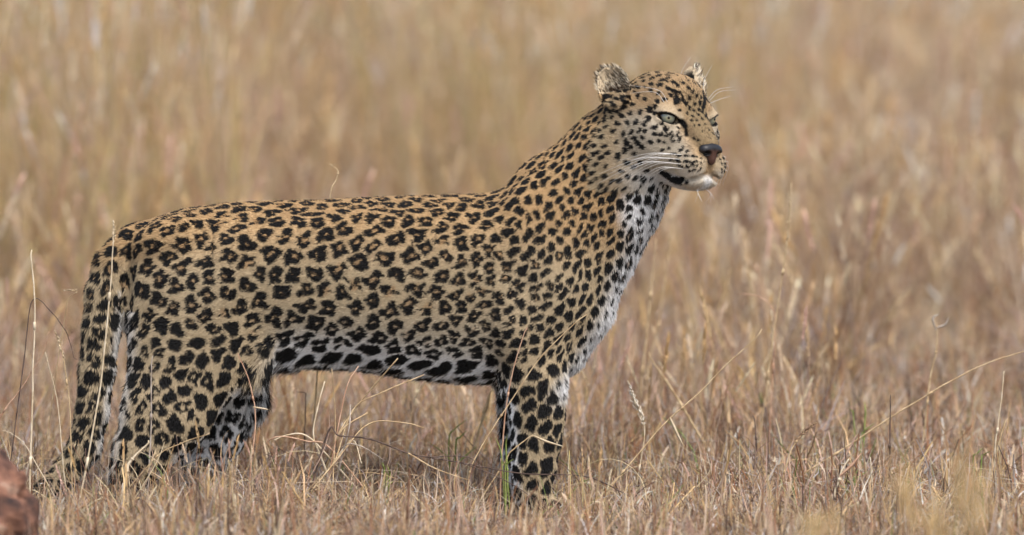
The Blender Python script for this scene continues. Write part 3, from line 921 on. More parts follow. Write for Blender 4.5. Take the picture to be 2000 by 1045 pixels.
def tube(path, r0, r1, seg=5, wob=0.0):
    path = np.asarray(path); n_ = len(path)
    vs, fs = [], []
    for i in range(n_):
        d = path[min(i + 1, n_ - 1)] - path[max(i - 1, 0)]
        d /= np.linalg.norm(d) + 1e-12
        ref = np.array((0, 1.0, 0)) if abs(d[1]) < 0.9 else np.array((1.0, 0, 0))
        s_ = np.cross(d, ref); s_ /= np.linalg.norm(s_); t_ = np.cross(s_, d)
        r = r0 + (r1 - r0) * i / (n_ - 1)
        if wob: r *= 1 + random.uniform(-wob, wob)
        for j in range(seg):
            a = 2 * math.pi * j / seg
            vs.append(path[i] + (s_ * math.cos(a) + t_ * math.sin(a)) * r)
    for i in range(n_ - 1):
        for j in range(seg):
            a, b_ = i * seg + j, i * seg + (j + 1) % seg
            fs.append((a, b_, b_ + seg, a + seg))
    fs.append(tuple(range(seg))[::-1]); fs.append(tuple((n_ - 1) * seg + j for j in range(seg)))
    return vs, fs

m_wh, nt, b = new_mat("whisker_white"); b.inputs["Base Color"].default_value = (0.82, 0.80, 0.76, 1); b.inputs["Roughness"].default_value = 0.35
def screen_pt(px, py, Y): return np.array(W(px, py, Y))
WH = []
for k in range(15):         # near whisker pad, sweeping back under the cheek
    row, q = k % 4, k // 4
    f0, r0, u0 = 40 - q * 9 + row * 1.5, 50 - q * 1.5, -70 - row * 9
    L_ = (48 + 26 * (row in (1, 2)) + 10 * random.random() + 8 * q)
    WH.append(((f0, r0, u0), (f0 - L_ * 0.25, r0 + L_ * 0.62, u0 - L_ * 0.03), (f0 - L_ * 0.95, r0 + L_ * (1.0 + 0.12 * random.random()), u0 - L_ * (0.25 + 0.17 * row * 0.6 + 0.1 * random.random()))))
    WH.append(((f0, -r0, u0), (f0 - L_ * 0.3, -r0 - L_ * 0.45, u0 - L_ * 0.05), (f0 - L_ * 1.0, -r0 - L_ * 0.8, u0 - L_ * (0.3 + 0.1 * row))))
WH.append(((0, 52, 27), (-6, 70, 50), (-40, 110, 56)))
WH.append(((-4, 56, 26), (-14, 74, 46), (-60, 100, 40)))
for k in range(6):          # chin bristles
    s_ = random.choice((-1, 1))
    WH.append(((44 - k * 5, s_ * random.uniform(4, 18), -132), (48, s_ * 16, -142), (50 - k * 5 + random.uniform(0, 16), s_ * random.uniform(10, 26), -152 - random.uniform(0, 12))))
for w_ in [[hw(p) for p in q] for q in WH] + [[screen_pt(px, py, -72) for px, py in q] for q in (
        ((1380, 196), (1398, 178), (1430, 172)), ((1382, 200), (1402, 182), (1434, 178)), ((1384, 204), (1404, 196), (1424, 190)), ((1370, 178), (1374, 156), (1388, 130)), ((1322, 172), (1330, 140), (1347, 114)))]:
    path = bez(w_, 6)
    vs, fs = tube(path, 0.46 * S, 0.15 * S, 4)
    link_mesh("whisker", vs, fs, m_wh, leopard)


# ------------------------------------------------------------------ grass: many blades, nobody could count them
mat_grass = mat_attr("dry_grass_blade", "col", 0.75, 0.2, translucent=0.28)
STRAW, PALEST, BROWN, GREY, RUST, GREEN, OLIVE, PINK, DARK, CHALK = (LIN(*c) for c in (
    (220, 188, 144), (230, 210, 178), (172, 142, 114), (192, 178, 168), (186, 138, 106), (128, 144, 84), (208, 194, 138), (212, 180, 158), (112, 92, 80), (234, 228, 220)))

def grey_down(c, k):
    g_ = float(c @ np.array((0.30, 0.59, 0.11)))
    return c + (g_ - c) * k
STRAW, PALEST, BROWN, GREY, RUST, PINK, DARK = (grey_down(c, 0.02) for c in (STRAW, PALEST, BROWN, GREY, RUST, PINK, DARK))
GOLD = LIN(224, 196, 136)

class Tuft:
    def __init__(self): self.v, self.f, self.c = [], [], []
    def blade(self, base, L, lean, az, curl, w, col, seg=4, stem=False, twist=0.0, kink=None):
        base = np.array(base, float); p = base.copy(); th = lean; a = az
        pts_ = [p.copy()]
        for i in range(seg):
            if kink is not None and i == kink[0]: th += kink[1]; a += kink[2]
            d = np.array((math.sin(th) * math.cos(a), math.sin(th) * math.sin(a), math.cos(th)))
            p = p + d * L / seg; pts_.append(p.copy()); th += curl / seg; a += twist / seg
        n0 = len(self.v)
        side = np.array((-math.sin(az + 0.6), math.cos(az + 0.6), 0))
        if stem:
            for i, q in enumerate(pts_):
                r = w * 0.5 * (1 - 0.45 * i / seg)
                for j in range(3):
                    an = j * 2.094 + az
                    self.v.append(q + np.array((math.cos(an), math.sin(an), 0)) * r); self.c.append(col)
            for i in range(seg):
                for j in range(3):
                    self.f.append((n0 + i * 3 + j, n0 + i * 3 + (j + 1) % 3, n0 + i * 3 + 3 + (j + 1) % 3, n0 + i * 3 + 3 + j))
        else:
            for i, q in enumerate(pts_):
                ww = w * 0.5 * (1 - (i / seg) ** 1.6 * 0.88)
                self.v += [q - side * ww, q + side * ww]; self.c += [col * (0.92 + 0.16 * i / seg)] * 2
            for i in range(seg):
                a0 = n0 + i * 2
                self.f.append((a0, a0 + 1, a0 + 3, a0 + 2))
        return pts_
    def spike(self, pts_, L, w, col, fluff=0.5):
        """a seed head: short scales round the end of a stem"""
        tip = pts_[-1]; d = pts_[-1] - pts_[-2]; d = d / np.linalg.norm(d)
        n_ = int(8 + L * 110)
        for i in range(n_):
            q = tip + d * L * (i / n_ - 0.3)
            an = random.uniform(0, 6.28); prof = math.sin(math.pi * min(1, (i + 1.5) / (n_ + 1))) ** 0.6
            o_ = np.array((math.cos(an), math.sin(an), 0.25 + random.random() * 0.5)) * w * prof * (0.6 + fluff * random.random())
            s_ = np.cross(d, o_); s_ = s_ / (np.linalg.norm(s_) + 1e-9) * w * 0.35
            n0 = len(self.v)
            self.v += [q - s_, q + s_, q + o_ + d * w * 1.8]; self.c += [col * random.uniform(0.85, 1.15)] * 3
            self.f.append((n0, n0 + 1, n0 + 2))
    def mesh(self, name):
        me = bpy.data.meshes.new(name)
        me.from_pydata([tuple(q) for q in self.v], [], self.f)
        a = me.color_attributes.new("col", 'FLOAT_COLOR', 'POINT')
        c = np.ones((len(self.v), 4), np.float32); c[:, :3] = np.clip(np.array(self.c), 0.01, 0.9)
        a.data.foreach_set("color", c.ravel())
        me.materials.append(mat_grass)
        me.polygons.foreach_set("use_smooth", [True] * len(me.polygons))
        return me

def pick(pal):
    ws = [p[1] for p in pal]
    c = random.choices([p[0] for p in pal], ws)[0]
    return c * random.uniform(0.78, 1.18) * np.array((1, random.uniform(0.96, 1.03), random.uniform(0.9, 1.06)))

P_MAT = [(STRAW, 2.6), (PALEST, 1.6), (BROWN, 2.4), (GREY, 1.6), (RUST, 2.2), (PINK, 2.6), (DARK, 1.6), (CHALK, 0.8), (GREEN, 0.22)]
P_MID = [(STRAW, 3.5), (PALEST, 2), (BROWN, 1.6), (PINK, 2.0), (GREY, 0.9), (RUST, 1.2), (DARK, 0.5), (GREEN, 0.1)]
P_YEL = [(OLIVE, 3.2), (GOLD, 3.0), (STRAW, 1.5), (PALEST, 1.8), (PINK, 1.0), (BROWN, 0.9), (GREEN, 0.5), (RUST, 0.6), (DARK, 0.4)]
P_RED = [(PINK, 3), (STRAW, 2.6), (PALEST, 2.0), (BROWN, 1.4), (GREY, 1.2), (RUST, 1.5), (OLIVE, 0.4), (DARK, 0.5)]
R = random.uniform
def tile(far=False):
    """a quarter-metre square of trampled litter and stubble"""
    t = Tuft(); h_ = 0.15
    for _ in range(430):                        # tangled dead blades
        t.blade((R(-h_, h_), R(-h_, h_), -0.004), R(0.05, 0.16) * (0.6 + 0.6 * random.random()), R(0.15, 1.5), R(0, 6.28), R(-0.9, 2.3), R(0.0022, 0.0062), pick(P_MAT),
                4, random.random() < 0.3, R(-1.6, 1.6), (random.choice((1, 2, 3)), R(-1.0, 1.5), R(-1.2, 1.2)) if random.random() < 0.5 else None)
    for _ in range(80):                         # stubble
        t.blade((R(-h_, h_), R(-h_, h_), -0.004), R(0.04, 0.13), abs(random.gauss(0, 0.5)), R(0, 6.28), R(-0.3, 1.2), R(0.0016, 0.0034), pick(P_MAT), 3, random.random() < 0.6,
                0, (2, R(-0.6, 1.5), R(-1, 1)) if random.random() < 0.4 else None)
    if far: return t
    for _ in range(26):                         # loose straws lying on top
        z_ = R(0.02, 0.07)
        t.blade((R(-h_, h_), R(-h_, h_), z_), R(0.06, 0.2), R(1.25, 1.65), R(0, 6.28), R(-0.3, 0.3), R(0.0022, 0.004), pick([(PALEST, 2), (STRAW, 2), (GREY, 2), (CHALK, 1), (DARK, 1)]), 3, True)
    for _ in range(12):                         # bleached flakes of leaf
        t.blade((R(-h_, h_), R(-h_, h_), R(0.03, 0.08)), R(0.010, 0.028), R(0.3, 1.5), R(0, 6.28), R(-2, 2), R(0.003, 0.006), pick([(CHALK, 2), (PALEST, 1), (GREY, 1)]), 2)
    return t
def tuft_mid(pal, hlo, hhi, nb=24, sp=0.06, seed_p=0.12, lean=0.28, lab=1.0):
    t = Tuft()
    tint = R(0.72, 1.22) * np.array((1, R(0.95, 1.03), R(0.88, 1.08)))
    main = random.choices(pal, [p[1] for p in pal])[0]
    pal = pal + [(main[0], sum(p[1] for p in pal) * 0.8)]
    for _ in range(nb):
        rr, an = sp * math.sqrt(random.random()), R(0, 6.28)
        c = pick(pal) * tint
        h = R(hlo, hhi) * lab
        if random.random() < 0.45:
            q = t.blade((rr * math.cos(an), rr * math.sin(an), -0.004), h, abs(random.gauss(0, lean * 0.6)), R(0, 6.28), R(-0.1, 0.5), R(0.0016, 0.003), c, 5, True)
            if random.random() < seed_p: t.spike(q, R(0.06, 0.13), R(0.007, 0.014), pick([(PALEST, 2), (STRAW, 2), (PINK, 1.2), (CHALK, 0.4)]))
        else:
            t.blade((rr * math.cos(an), rr * math.sin(an), -0.004), h * R(0.5, 0.9), abs(random.gauss(0, lean)), R(0, 6.28), R(0.2, 2.1), R(0.003, 0.0085), c, 5, False, R(-0.6, 0.6),
                    (3, R(0.2, 1.4), R(-0.5, 0.5)) if random.random() < 0.2 else None)
    return t

KINDS = []          # (first index, count)
lib = bpy.data.collections.new("grass_kinds")
def make_kind(fn, nvar):
    i0 = len(lib.objects)
    for q in range(nvar):
        o = bpy.data.objects.new("blades_%03d" % (i0 + q), fn().mesh("blades_%03d" % (i0 + q)))
        lib.objects.link(o)
    KINDS.append((i0, nvar))
make_kind(tile, 12)                                                               # 0 litter and stubble
make_kind(lambda: tile(True), 6)                                                  # 1 the same farther off
make_kind(lambda: tuft_mid(P_MID, 0.14, 0.34), 6)                                 # 2 knee-high straw
make_kind(lambda: tuft_mid(P_YEL, 0.40, 0.85, 26, 0.09, 0.5, 0.20), 12)            # 3 tall yellow
make_kind(lambda: tuft_mid(P_RED, 0.28, 0.62, 26, 0.09, 0.4, 0.30), 12)            # 4 loose pinkish
make_kind(lambda: tuft_mid([(GREEN, 3), (OLIVE, 1)], 0.06, 0.15, 5, 0.02, 0, 0.35), 4)   # 5 green shoots

def tangle():
    t = Tuft()
    for _ in range(16):
        t.blade((R(-0.07, 0.07), R(-0.07, 0.07), R(-0.004, 0.05)), R(0.10, 0.26), R(0.5, 1.3), R(0, 6.28), R(0.3, 1.9), R(0.002, 0.0046), pick([(PALEST, 3), (STRAW, 3), (GREY, 1.5), (PINK, 2), (DARK, 0.7), (CHALK, 0.8)]) * 1.05,
                7, random.random() < 0.5, R(-1.8, 1.8), (random.choice((2, 3, 4)), R(0.3, 1.6), R(-1.2, 1.2)) if random.random() < 0.6 else None)
    return t
make_kind(tangle, 9)                                                              # 6 tangles of bent straw
make_kind(lambda: tuft_mid([(PALEST, 4), (CHALK, 1.5), (STRAW, 2)], 0.3, 0.62, 24, 0.09, 0.6, 0.30), 5)      # 7 bleached

def vnoise(x, y, sc, seed):
    r_ = np.random.default_rng(seed); n_ = 64
    g_ = r_.random((n_, n_))
    u_, v_ = (x / sc) % n_, (y / sc) % n_
    i, j = np.floor(u_).astype(int), np.floor(v_).astype(int); fu, fv = u_ - i, v_ - j
    fu, fv = fu * fu * (3 - 2 * fu), fv * fv * (3 - 2 * fv)
    i, j = i % n_, j % n_; i2, j2 = (i + 1) % n_, (j + 1) % n_
    return (g_[i, j] * (1 - fu) + g_[i2, j] * fu) * (1 - fv) + (g_[i, j2] * (1 - fu) + g_[i2, j2] * fu) * fv

def scatter(density, y0, y1, margin=0.55, wide=1.22):
    ya = []; xa = []
    steps = np.linspace(y0, y1, 40)
    for a, b_ in zip(steps[:-1], steps[1:]):
        hw_ = (0.07 * ((a + b_) / 2 - CAM_Y)) * wide + margin
        n_ = rng.poisson(max(0, density((a + b_) / 2)) * (b_ - a) * 2 * hw_)
        xa.append(rng.uniform(-hw_, hw_, n_)); ya.append(rng.uniform(a, b_, n_))
    return np.concatenate(xa), np.concatenate(ya)

G_pos, G_rot, G_scl, G_idx = [], [], [], []
def plant(x, y, kind, scl, tilt=0.12):
    i0, nv = KINDS[kind]
    n_ = len(x)
    if n_ == 0: return
    G_pos.append(np.stack([x, y, ground_h(x, y)], 1))
    G_rot.append(np.stack([rng.normal(0, tilt, n_), rng.normal(0, tilt, n_), rng.uniform(0, 6.283, n_)], 1))
    G_scl.append(np.broadcast_to(scl, n_) * rng.uniform(0.8, 1.2, n_))
    G_idx.append(i0 + rng.integers(0, nv, n_))

def under(x, y, gx0=-0.98, gx1=0.42, gy0=-0.34, gy1=0.30):
    return (x > gx0) & (x < gx1) & (y > gy0) & (y < gy1)
FEET = [(0.05, -0.082), (0.03, 0.082), (-0.75, -0.086), (-0.63, 0.086)]
def at_foot(x, y, r_):
    k = np.zeros(len(x), bool)
    for fx_, fy_ in FEET: k |= ((x - fx_) / 1.3) ** 2 + (y - fy_) ** 2 < r_ * r_
    return k

# litter and stubble everywhere, square by square
def tiles(y0, y1, st, sc, kd_=0):
    xa, ya = [], []
    for yy in np.arange(y0, y1, st):
        hw_ = 0.07 * (yy - CAM_Y) * 1.22 + 0.55
        xx = np.arange(-hw_, hw_, st)
        xa.append(xx + rng.normal(0, st * 0.06, len(xx))); ya.append(yy + rng.normal(0, st * 0.06, len(xx)))
    x, y = np.concatenate(xa), np.concatenate(ya)
    i0, nv = KINDS[kd_]
    G_pos.append(np.stack([x, y, ground_h(x, y)], 1))
    G_rot.append(np.stack([np.zeros(len(x)), np.zeros(len(x)), rng.integers(0, 4, len(x)) * math.pi / 2 + rng.normal(0, 0.12, len(x))], 1))
    low = np.exp(-(((x - 0.04) / 0.22) ** 2 + ((y + 0.30) / 0.30) ** 2)) + 0.6 * np.exp(-(((x + 0.93) / 0.12) ** 2 + ((y + 0.30) / 0.25) ** 2))
    G_scl.append(sc * np.where(under(x, y), 0.85, 0.85 + 0.4 * vnoise(x, y, 0.5, 3)) * (1 - 0.5 * np.clip(low, 0, 1)))
    G_idx.append(i0 + rng.integers(0, nv, len(x)))
tiles(-3.2, 4.0, 0.24, 1.0)
tiles(4.0, 11.0, 0.40, 1.6, 1)
tiles(11.0, 27.0, 0.72, 2.4, 1)
# knee-high straw in patches, kept clear of the animal
x, y = scatter(lambda q: 30 if q < 0.3 else 46, -2.2, 22)
k = (vnoise(x, y, 0.5, 5) > np.where(y < 0.5, 0.62, 0.38)) & ~under(x, y, -1.05, 0.75, -0.4, 0.5)
x, y = x[k], y[k]
plant(x, y, 2, np.where(y < 0.4, 0.55, np.where(y < 1.5, 0.8, 1.15)), 0.22)
# low grass standing before the hind feet and the tail
x, y = rng.uniform(-0.82, -0.42, 34), rng.uniform(-0.62, -0.24, 34)
plant(x, y, 2, 0.42, 0.3)
x, y = rng.uniform(-0.42, 1.1, 60), rng.uniform(-0.75, -0.30, 60)
k = np.abs(x - 0.04) > 0.16
plant(x[k], y[k], 2, 0.34, 0.35)
x, y = rng.uniform(-0.9, 1.15, 90), rng.uniform(-0.62, -0.22, 90)
k = np.abs(x - 0.04) > 0.15
plant(x[k], y[k], 6, 0.72, 0.3)
x, y = rng.uniform(-0.86, -0.46, 26), rng.uniform(-0.36, -0.20, 26)
plant(x[:16], y[:16], 6, 0.8, 0.3); plant(x[16:], y[16:], 2, 0.55, 0.25)
# tall yellow grass behind on the left, loose pinkish grass behind on the right
x, y = scatter(lambda q: 36 if q < 8 else 22, 1.3, 30)
lim = 0.25 + 0.9 * (vnoise(x, y, 1.1, 8) - 0.5) + 0.02 * y
left = (x / (0.07 * (y + 15))) < lim
k = left & (vnoise(x, y, 0.7, 9) > 0.25) & (y > np.where(x < -0.7, 2.6, 4.2) + 1.5 * vnoise(x, y, 0.8, 21))
plant(x[k], y[k], 3, 0.85 + 0.35 * vnoise(x[k], y[k], 1.5, 10), 0.10)
k = ~left & (vnoise(x, y, 0.8, 11) > 0.2) & (y > 2.6)
plant(x[k], y[k], 4, 0.55 + 0.05 * np.clip(y[k], 0, 10), 0.2)
x, y = scatter(lambda q: 34 if q < 1.5 else 16, -2.4, 5)
k = ~at_foot(x, y, 0.08) & (vnoise(x, y, 0.3, 31) > 0.35) & ~((np.abs(x - 0.04) < 0.16) & (y > -0.6) & (y < -0.05))
plant(x[k], y[k], 6, 0.75, 0.25)
x, y = rng.uniform(-0.56, -0.28, 14), rng.uniform(-0.32, -0.10, 14)
plant(x, y, 6, 0.95, 0.25)
x, y = scatter(lambda q: 16, 5.5, 11)
k = (x > 0.35 * (y + 15) * 0.07) & (vnoise(x, y, 0.9, 33) > 0.35)
plant(x[k], y[k], 7, 0.9, 0.2)
# green shoots
x, y = scatter(lambda q: 7 if q < 2 else 3, -2.0, 5)
plant(x, y, 5, 1.0, 0.2)

pos = np.concatenate(G_pos); rot = np.concatenate(G_rot); scl = np.concatenate(G_scl); idx_ = np.concatenate(G_idx)
print("grass tufts:", len(pos))
gm = bpy.data.meshes.new("grass")
gm.vertices.add(len(pos)); gm.vertices.foreach_set("co", pos.astype(np.float32).ravel())
a = gm.attributes.new("turn", 'FLOAT_VECTOR', 'POINT'); a.data.foreach_set("vector", rot.astype(np.float32).ravel())
a = gm.attributes.new("size", 'FLOAT', 'POINT'); a.data.foreach_set("value", scl.astype(np.float32))
a = gm.attributes.new("pick", 'INT', 'POINT'); a.data.foreach_set("value", idx_.astype(np.int32))
grass = bpy.data.objects.new("grass", gm)
COL.objects.link(grass)
tag(grass, "dry straw coloured grass covering the whole savanna", "grass", kind="stuff")
ng = bpy.data.node_groups.new("grass_spread", 'GeometryNodeTree')
ng.interface.new_socket("Geometry", in_out='INPUT', socket_type='NodeSocketGeometry')
ng.interface.new_socket("Geometry", in_out='OUTPUT', socket_type='NodeSocketGeometry')
n, l = ng.nodes, ng.links
gi, go = n.new("NodeGroupInput"), n.new("NodeGroupOutput")
iop = n.new("GeometryNodeInstanceOnPoints")
ci = n.new("GeometryNodeCollectionInfo"); ci.inputs["Collection"].default_value = lib; ci.inputs["Separate Children"].default_value = True; ci.inputs["Reset Children"].default_value = True
def named(nm, ty):
    q = n.new("GeometryNodeInputNamedAttribute"); q.data_type = ty; q.inputs["Name"].default_value = nm
    return q.outputs["Attribute"]
e2r = n.new("FunctionNodeEulerToRotation")
l.new(named("turn", 'FLOAT_VECTOR'), e2r.inputs[0])
l.new(gi.outputs[0], iop.inputs["Points"]); l.new(ci.outputs[0], iop.inputs["Instance"])
iop.inputs["Pick Instance"].default_value = True
l.new(named("pick", 'INT'), iop.inputs["Instance Index"]); l.new(e2r.outputs[0], iop.inputs["Rotation"]); l.new(named("size", 'FLOAT'), iop.inputs["Scale"])
l.new(iop.outputs[0], go.inputs[0])
md = grass.modifiers.new("spread", 'NODES'); md.node_group = ng

# ------------------------------------------------------------------ single stalks, twigs and shoots one can pick out
CAM = np.array((0.0, CAM_Y, CAM_Z))
CF = np.array((0, math.cos(PITCH), -math.sin(PITCH))); CU = np.array((0, math.sin(PITCH), math.cos(PITCH)))
def at(px, py, y):
    """the point at depth y that stands at (px, py) in the view"""
    d = CF * DIST + np.array((1.0, 0, 0)) * (px - 1000) * S + CU * (522.5 - py) * S
    return CAM + d * ((y - CAM_Y) / d[1])

def stem_mat(name, c1, c2, sc=60):
    m, nt, b = new_mat(name)
    n, l = nt.nodes, nt.links
    tc = n.new("ShaderNodeTexCoord"); nz = n.new("ShaderNodeTexNoise"); nz.inputs["Scale"].default_value = sc; nz.inputs["Detail"].default_value = 5
    l.new(tc.outputs["Object"], nz.inputs["Vector"])
    cr = n.new("ShaderNodeValToRGB"); cr.color_ramp.elements[0].position = 0.35; cr.color_ramp.elements[1].position = 0.65
    cr.color_ramp.elements[0].color = (*c1, 1); cr.color_ramp.elements[1].color = (*c2, 1)
    l.new(nz.outputs["Fac"], cr.inputs[0]); l.new(cr.outputs[0], b.inputs["Base Color"])
    b.inputs["Roughness"].default_value = 0.7; b.inputs["Specular IOR Level"].default_value = 0.25
    return m
M_STRAW = stem_mat("stem_straw", LIN(168, 140, 104), LIN(210, 186, 148))
M_PALE = stem_mat("stem_bleached", LIN(196, 174, 140), LIN(228, 214, 188))
M_PINK = stem_mat("stem_pinkish", LIN(170, 128, 102), LIN(206, 172, 146))
M_DARK = stem_mat("stem_weathered", LIN(58, 46, 42), LIN(112, 94, 84))
M_GREY = stem_mat("stem_grey", LIN(150, 136, 124), LIN(198, 186, 174))
M_SEED = stem_mat("seed_scales", LIN(190, 164, 128), LIN(226, 208, 176), 200)
M_SEEDW = stem_mat("seed_scales_white", LIN(206, 192, 170), LIN(236, 228, 212), 200)
M_SEEDB = stem_mat("seed_scales_brown", LIN(120, 94, 76), LIN(176, 146, 116), 200)
M_YEL = stem_mat("plume_yellow", LIN(206, 172, 116), LIN(228, 202, 154), 120)
M_GREEN = stem_mat("shoot_green", LIN(112, 132, 66), LIN(164, 170, 100))

def rooted(path, lean=0.0):
    """carry the lower end down to the soil"""
    p = np.array(path[0], float)
    g_ = float(ground_h(np.array([p[0]]), np.array([p[1]]))[0]) - 0.012
    if p[2] > g_ + 0.02:
        d = np.array(path[0]) - np.array(path[1]); d = d / (np.linalg.norm(d) + 1e-9)
        if d[2] > -0.25: d = np.array((d[0] * 0.3, 0, -1.0))
        t = (p[2] - g_) / -d[2]
        q = p + d * t
        q[0] = p[0] + max(-0.12, min(0.12, q[0] - p[0]))
        return [q] + list(path)
    return list(path)

def seed_head(path, mat, w, n_, parent, name="seed_head", droop=0.0):
    vs, fs = [], []
    path = np.asarray(path)
    for i in range(n_):
        t = i / n_ * (len(path) - 1); a = int(t); q = path[a] + (path[min(a + 1, len(path) - 1)] - path[a]) * (t - a)
        d = path[min(a + 1, len(path) - 1)] - path[max(a - 1, 0)]; d = d / (np.linalg.norm(d) + 1e-9)
        pr = (math.sin(math.pi * (i + 1.5) / (n_ + 2)) ** 0.5)
        an = R(0, 6.28)
        o_ = np.array((math.cos(an), math.sin(an), R(-0.1, 0.3) - droop)); o_ -= d * (o_ @ d); o_ /= np.linalg.norm(o_) + 1e-9
        tip = q + (o_ * w * R(0.5, 1.1) + d * w * R(1.2, 2.4)) * pr
        s_ = np.cross(d, o_) * w * 0.38 * pr
        mid = q * 0.45 + tip * 0.55 + o_ * w * 0.25 * pr
        k = len(vs)
        vs += [q, mid - s_, mid + s_, tip, mid + o_ * w * 0.3 * pr]
        fs += [(k, k + 1, k + 4), (k, k + 4, k + 2), (k + 1, k + 3, k + 4), (k + 4, k + 3, k + 2), (k, k + 2, k + 1), (k + 1, k + 2, k + 3)]
    return link_mesh(name, np.array(vs), fs, mat, parent)

def thing(name, label, cat, loc, group=None):
    o = bpy.data.objects.new(name, None); COL.objects.link(o); o.location = loc; o.empty_display_size = 0.03
    return tag(o, label, cat, group)

def part(name, vs, fs, mat, root, parent=None):
    """world-space vertices stored relative to the root"""
    v_ = np.array(vs) - np.array(root.location)
    return link_mesh(name, v_, fs, mat, parent or root)

def ribbon(path, w, droop=0.0):
    vs, fs = [], []
    path = np.asarray(path); n_ = len(path)
    for i, q in enumerate(path):
        d = path[min(i + 1, n_ - 1)] - path[max(i - 1, 0)]; d /= np.linalg.norm(d) + 1e-9
        s_ = np.cross(d, (0.25, 1, 0.2)); s_ /= np.linalg.norm(s_) + 1e-9; t_ = np.cross(s_, d)
        ww = w * (0.25 + 0.75 * math.sin(math.pi * min(0.98, 0.12 + 0.86 * i / (n_ - 1))))
        vs += [q - s_ * ww, q + t_ * ww * 0.3, q + s_ * ww, q - t_ * 0.0004 + t_ * ww * 0.12]
    for i in range(n_ - 1):
        for j in range(4):
            a, b_ = i * 4 + j, i * 4 + (j + 1) % 4
            fs.append((a, b_, b_ + 4, a + 4))
    return vs, fs

def stalk(name, label, pts_, y, r=1.6, mat=None, seed=None, leaf=None, cat="grass stalk", y1=None, root=True, tip=0.45, group=None):
    """pts_ from the ground upwards in view units; y depth in metres"""
    n_ = len(pts_)
    ys_ = np.linspace(y, y if y1 is None else y1, n_)
    path = [at(px, py, yy) for (px, py), yy in zip(pts_, ys_)]
    if root: path = rooted(path)
    fine = bez(path, 7)
    fine[1:-1] += np.cumsum(rng.normal(0, 0.55 * S, (len(fine) - 2, 3)), 0) * 0.8
    t = thing(name, label, cat, tuple(fine[0]), group)
    vs, fs = tube(fine, r * S, r * S * tip, 6, 0.10)
    part("stem", vs, fs, mat or M_STRAW, t)
    if seed:      # (fraction of the path from which the head starts, material, width, scales)
        k = int(len(fine) * seed[0])
        h = seed_head(fine[k:] - np.array(t.location), seed[1], seed[2] * S, seed[3], t)
    for lf in (leaf or []):      # (points, width, material)
        lp = bez([at(px, py, y - 0.004) for px, py in lf[0]], 6)
        vs, fs = ribbon(lp, lf[1] * S)
        part("leaf", vs, fs, lf[2], t)
    # joints along the culm
    if len(fine) > 12 and r > 1.4:
        for fr_ in (0.3, 0.6):
            k = int(len(fine) * fr_)
            vs, fs = tube([fine[k] * 0.6 + fine[k - 1] * 0.4, fine[k], fine[k] * 0.6 + fine[k + 1] * 0.4], r * S * 1.15, r * S * 1.2, 6)
            part("node", vs, fs, mat or M_STRAW, t)
    return t

stalk("grass_stalk", "tall bleached stalk standing upright at the far left, left of the tail", [(60, 930), (68, 700), (70, 570), (62, 488)], -0.16, 2.4, M_PALE, (0.62, M_SEEDW, 2.6, 22))
stalk("grass_stalk", "long pale stalk rising in front of the tail to above the rump", [(152, 985), (190, 780), (212, 580), (219, 490), (221, 430)], -0.20, 2.2, M_PALE, (0.80, M_SEED, 4.5, 26))
stalk("grass_stalk", "dark drooping stem hooked over left of the tail", [(20, 900), (48, 700), (66, 581), (104, 606), (134, 648), (150, 702)], -0.15, 1.3, M_DARK, (0.62, M_SEEDB, 3, 16))
stalk("grass_stalk", "bent stalk with knobbly seed head leaning beside the tail", [(140, 930), (136, 795), (124, 698), (107, 645)], -0.14, 1.6, M_STRAW, (0.6, M_SEED, 5, 22))
stalk("grass_stalk", "thin pale seeded stalk between the tall bleached stalk and the tail", [(126, 930), (114, 800), (103, 742), (88, 688)], -0.10, 1.4, M_PALE, (0.55, M_SEED, 4, 18))
stalk("grass_stalk", "rust tinted stem slanting from bottom left corner towards the tail", [(0, 815), (45, 755), (84, 690), (96, 648)], 0.10, 1.7, M_PINK)
stalk("grass_stalk", "short arched pale stem low at the left edge behind the rock", [(70, 905), (50, 870), (28, 850), (4, 842)], -0.10, 1.3, M_PALE)
stalk("grass_stalk", "small drooping seed head on thin stem at the left edge beside the rump", [(90, 860), (122, 640), (132, 585), (148, 568), (120, 566)], 0.06, 1.2, M_STRAW, (0.7, M_SEED, 4, 14))
stalk("grass_stalk", "bare hooked stem poking up above the middle of the back", [(630, 560), (642, 390), (655, 352), (660, 331), (650, 321), (655, 320)], 0.22, 1.7, M_STRAW)
stalk("grass_stalk", "lone upright seeded stalk standing out right of the chest", [(1490, 800), (1512, 640), (1528, 530), (1540, 440), (1546, 358)], 0.55, 2.0, M_STRAW, (0.58, M_SEED, 5, 40))
stalk("grass_stalk", "hooked thin stem bending over beside the lone seeded stalk", [(1505, 790), (1512, 640), (1506, 603), (1482, 582), (1440, 575)], 0.55, 1.6, M_PINK)
stalk("grass_stalk", "thick straw leaning across the near foreleg up to the chest", [(913, 962), (924, 908), (962, 842), (998, 786), (1060, 695), (1146, 614)], -0.20, 1.9, M_STRAW)
stalk("grass_stalk", "pinkish stem running up the back edge of the near foreleg", [(978, 940), (983, 850), (994, 770), (1012, 690), (1030, 640)], -0.19, 1.9, M_PINK)
stalk("grass_stalk", "short straw snapped across the shin of the near foreleg", [(985, 905), (1000, 882), (1024, 862), (1042, 851)], -0.19, 1.7, M_STRAW, leaf=[([(1042, 851), (1066, 862), (1100, 872)], 2.6, M_PALE)])
stalk("grass_stalk", "long straw slanting up to the right from before the forefeet", [(1168, 975), (1236, 898), (1302, 820), (1355, 772), (1420, 706), (1488, 643)], -0.14, 2.0, M_STRAW, (0.78, M_SEED, 2.6, 20), [([(1308, 815), (1320, 842), (1333, 868)], 3.2, M_PALE)])
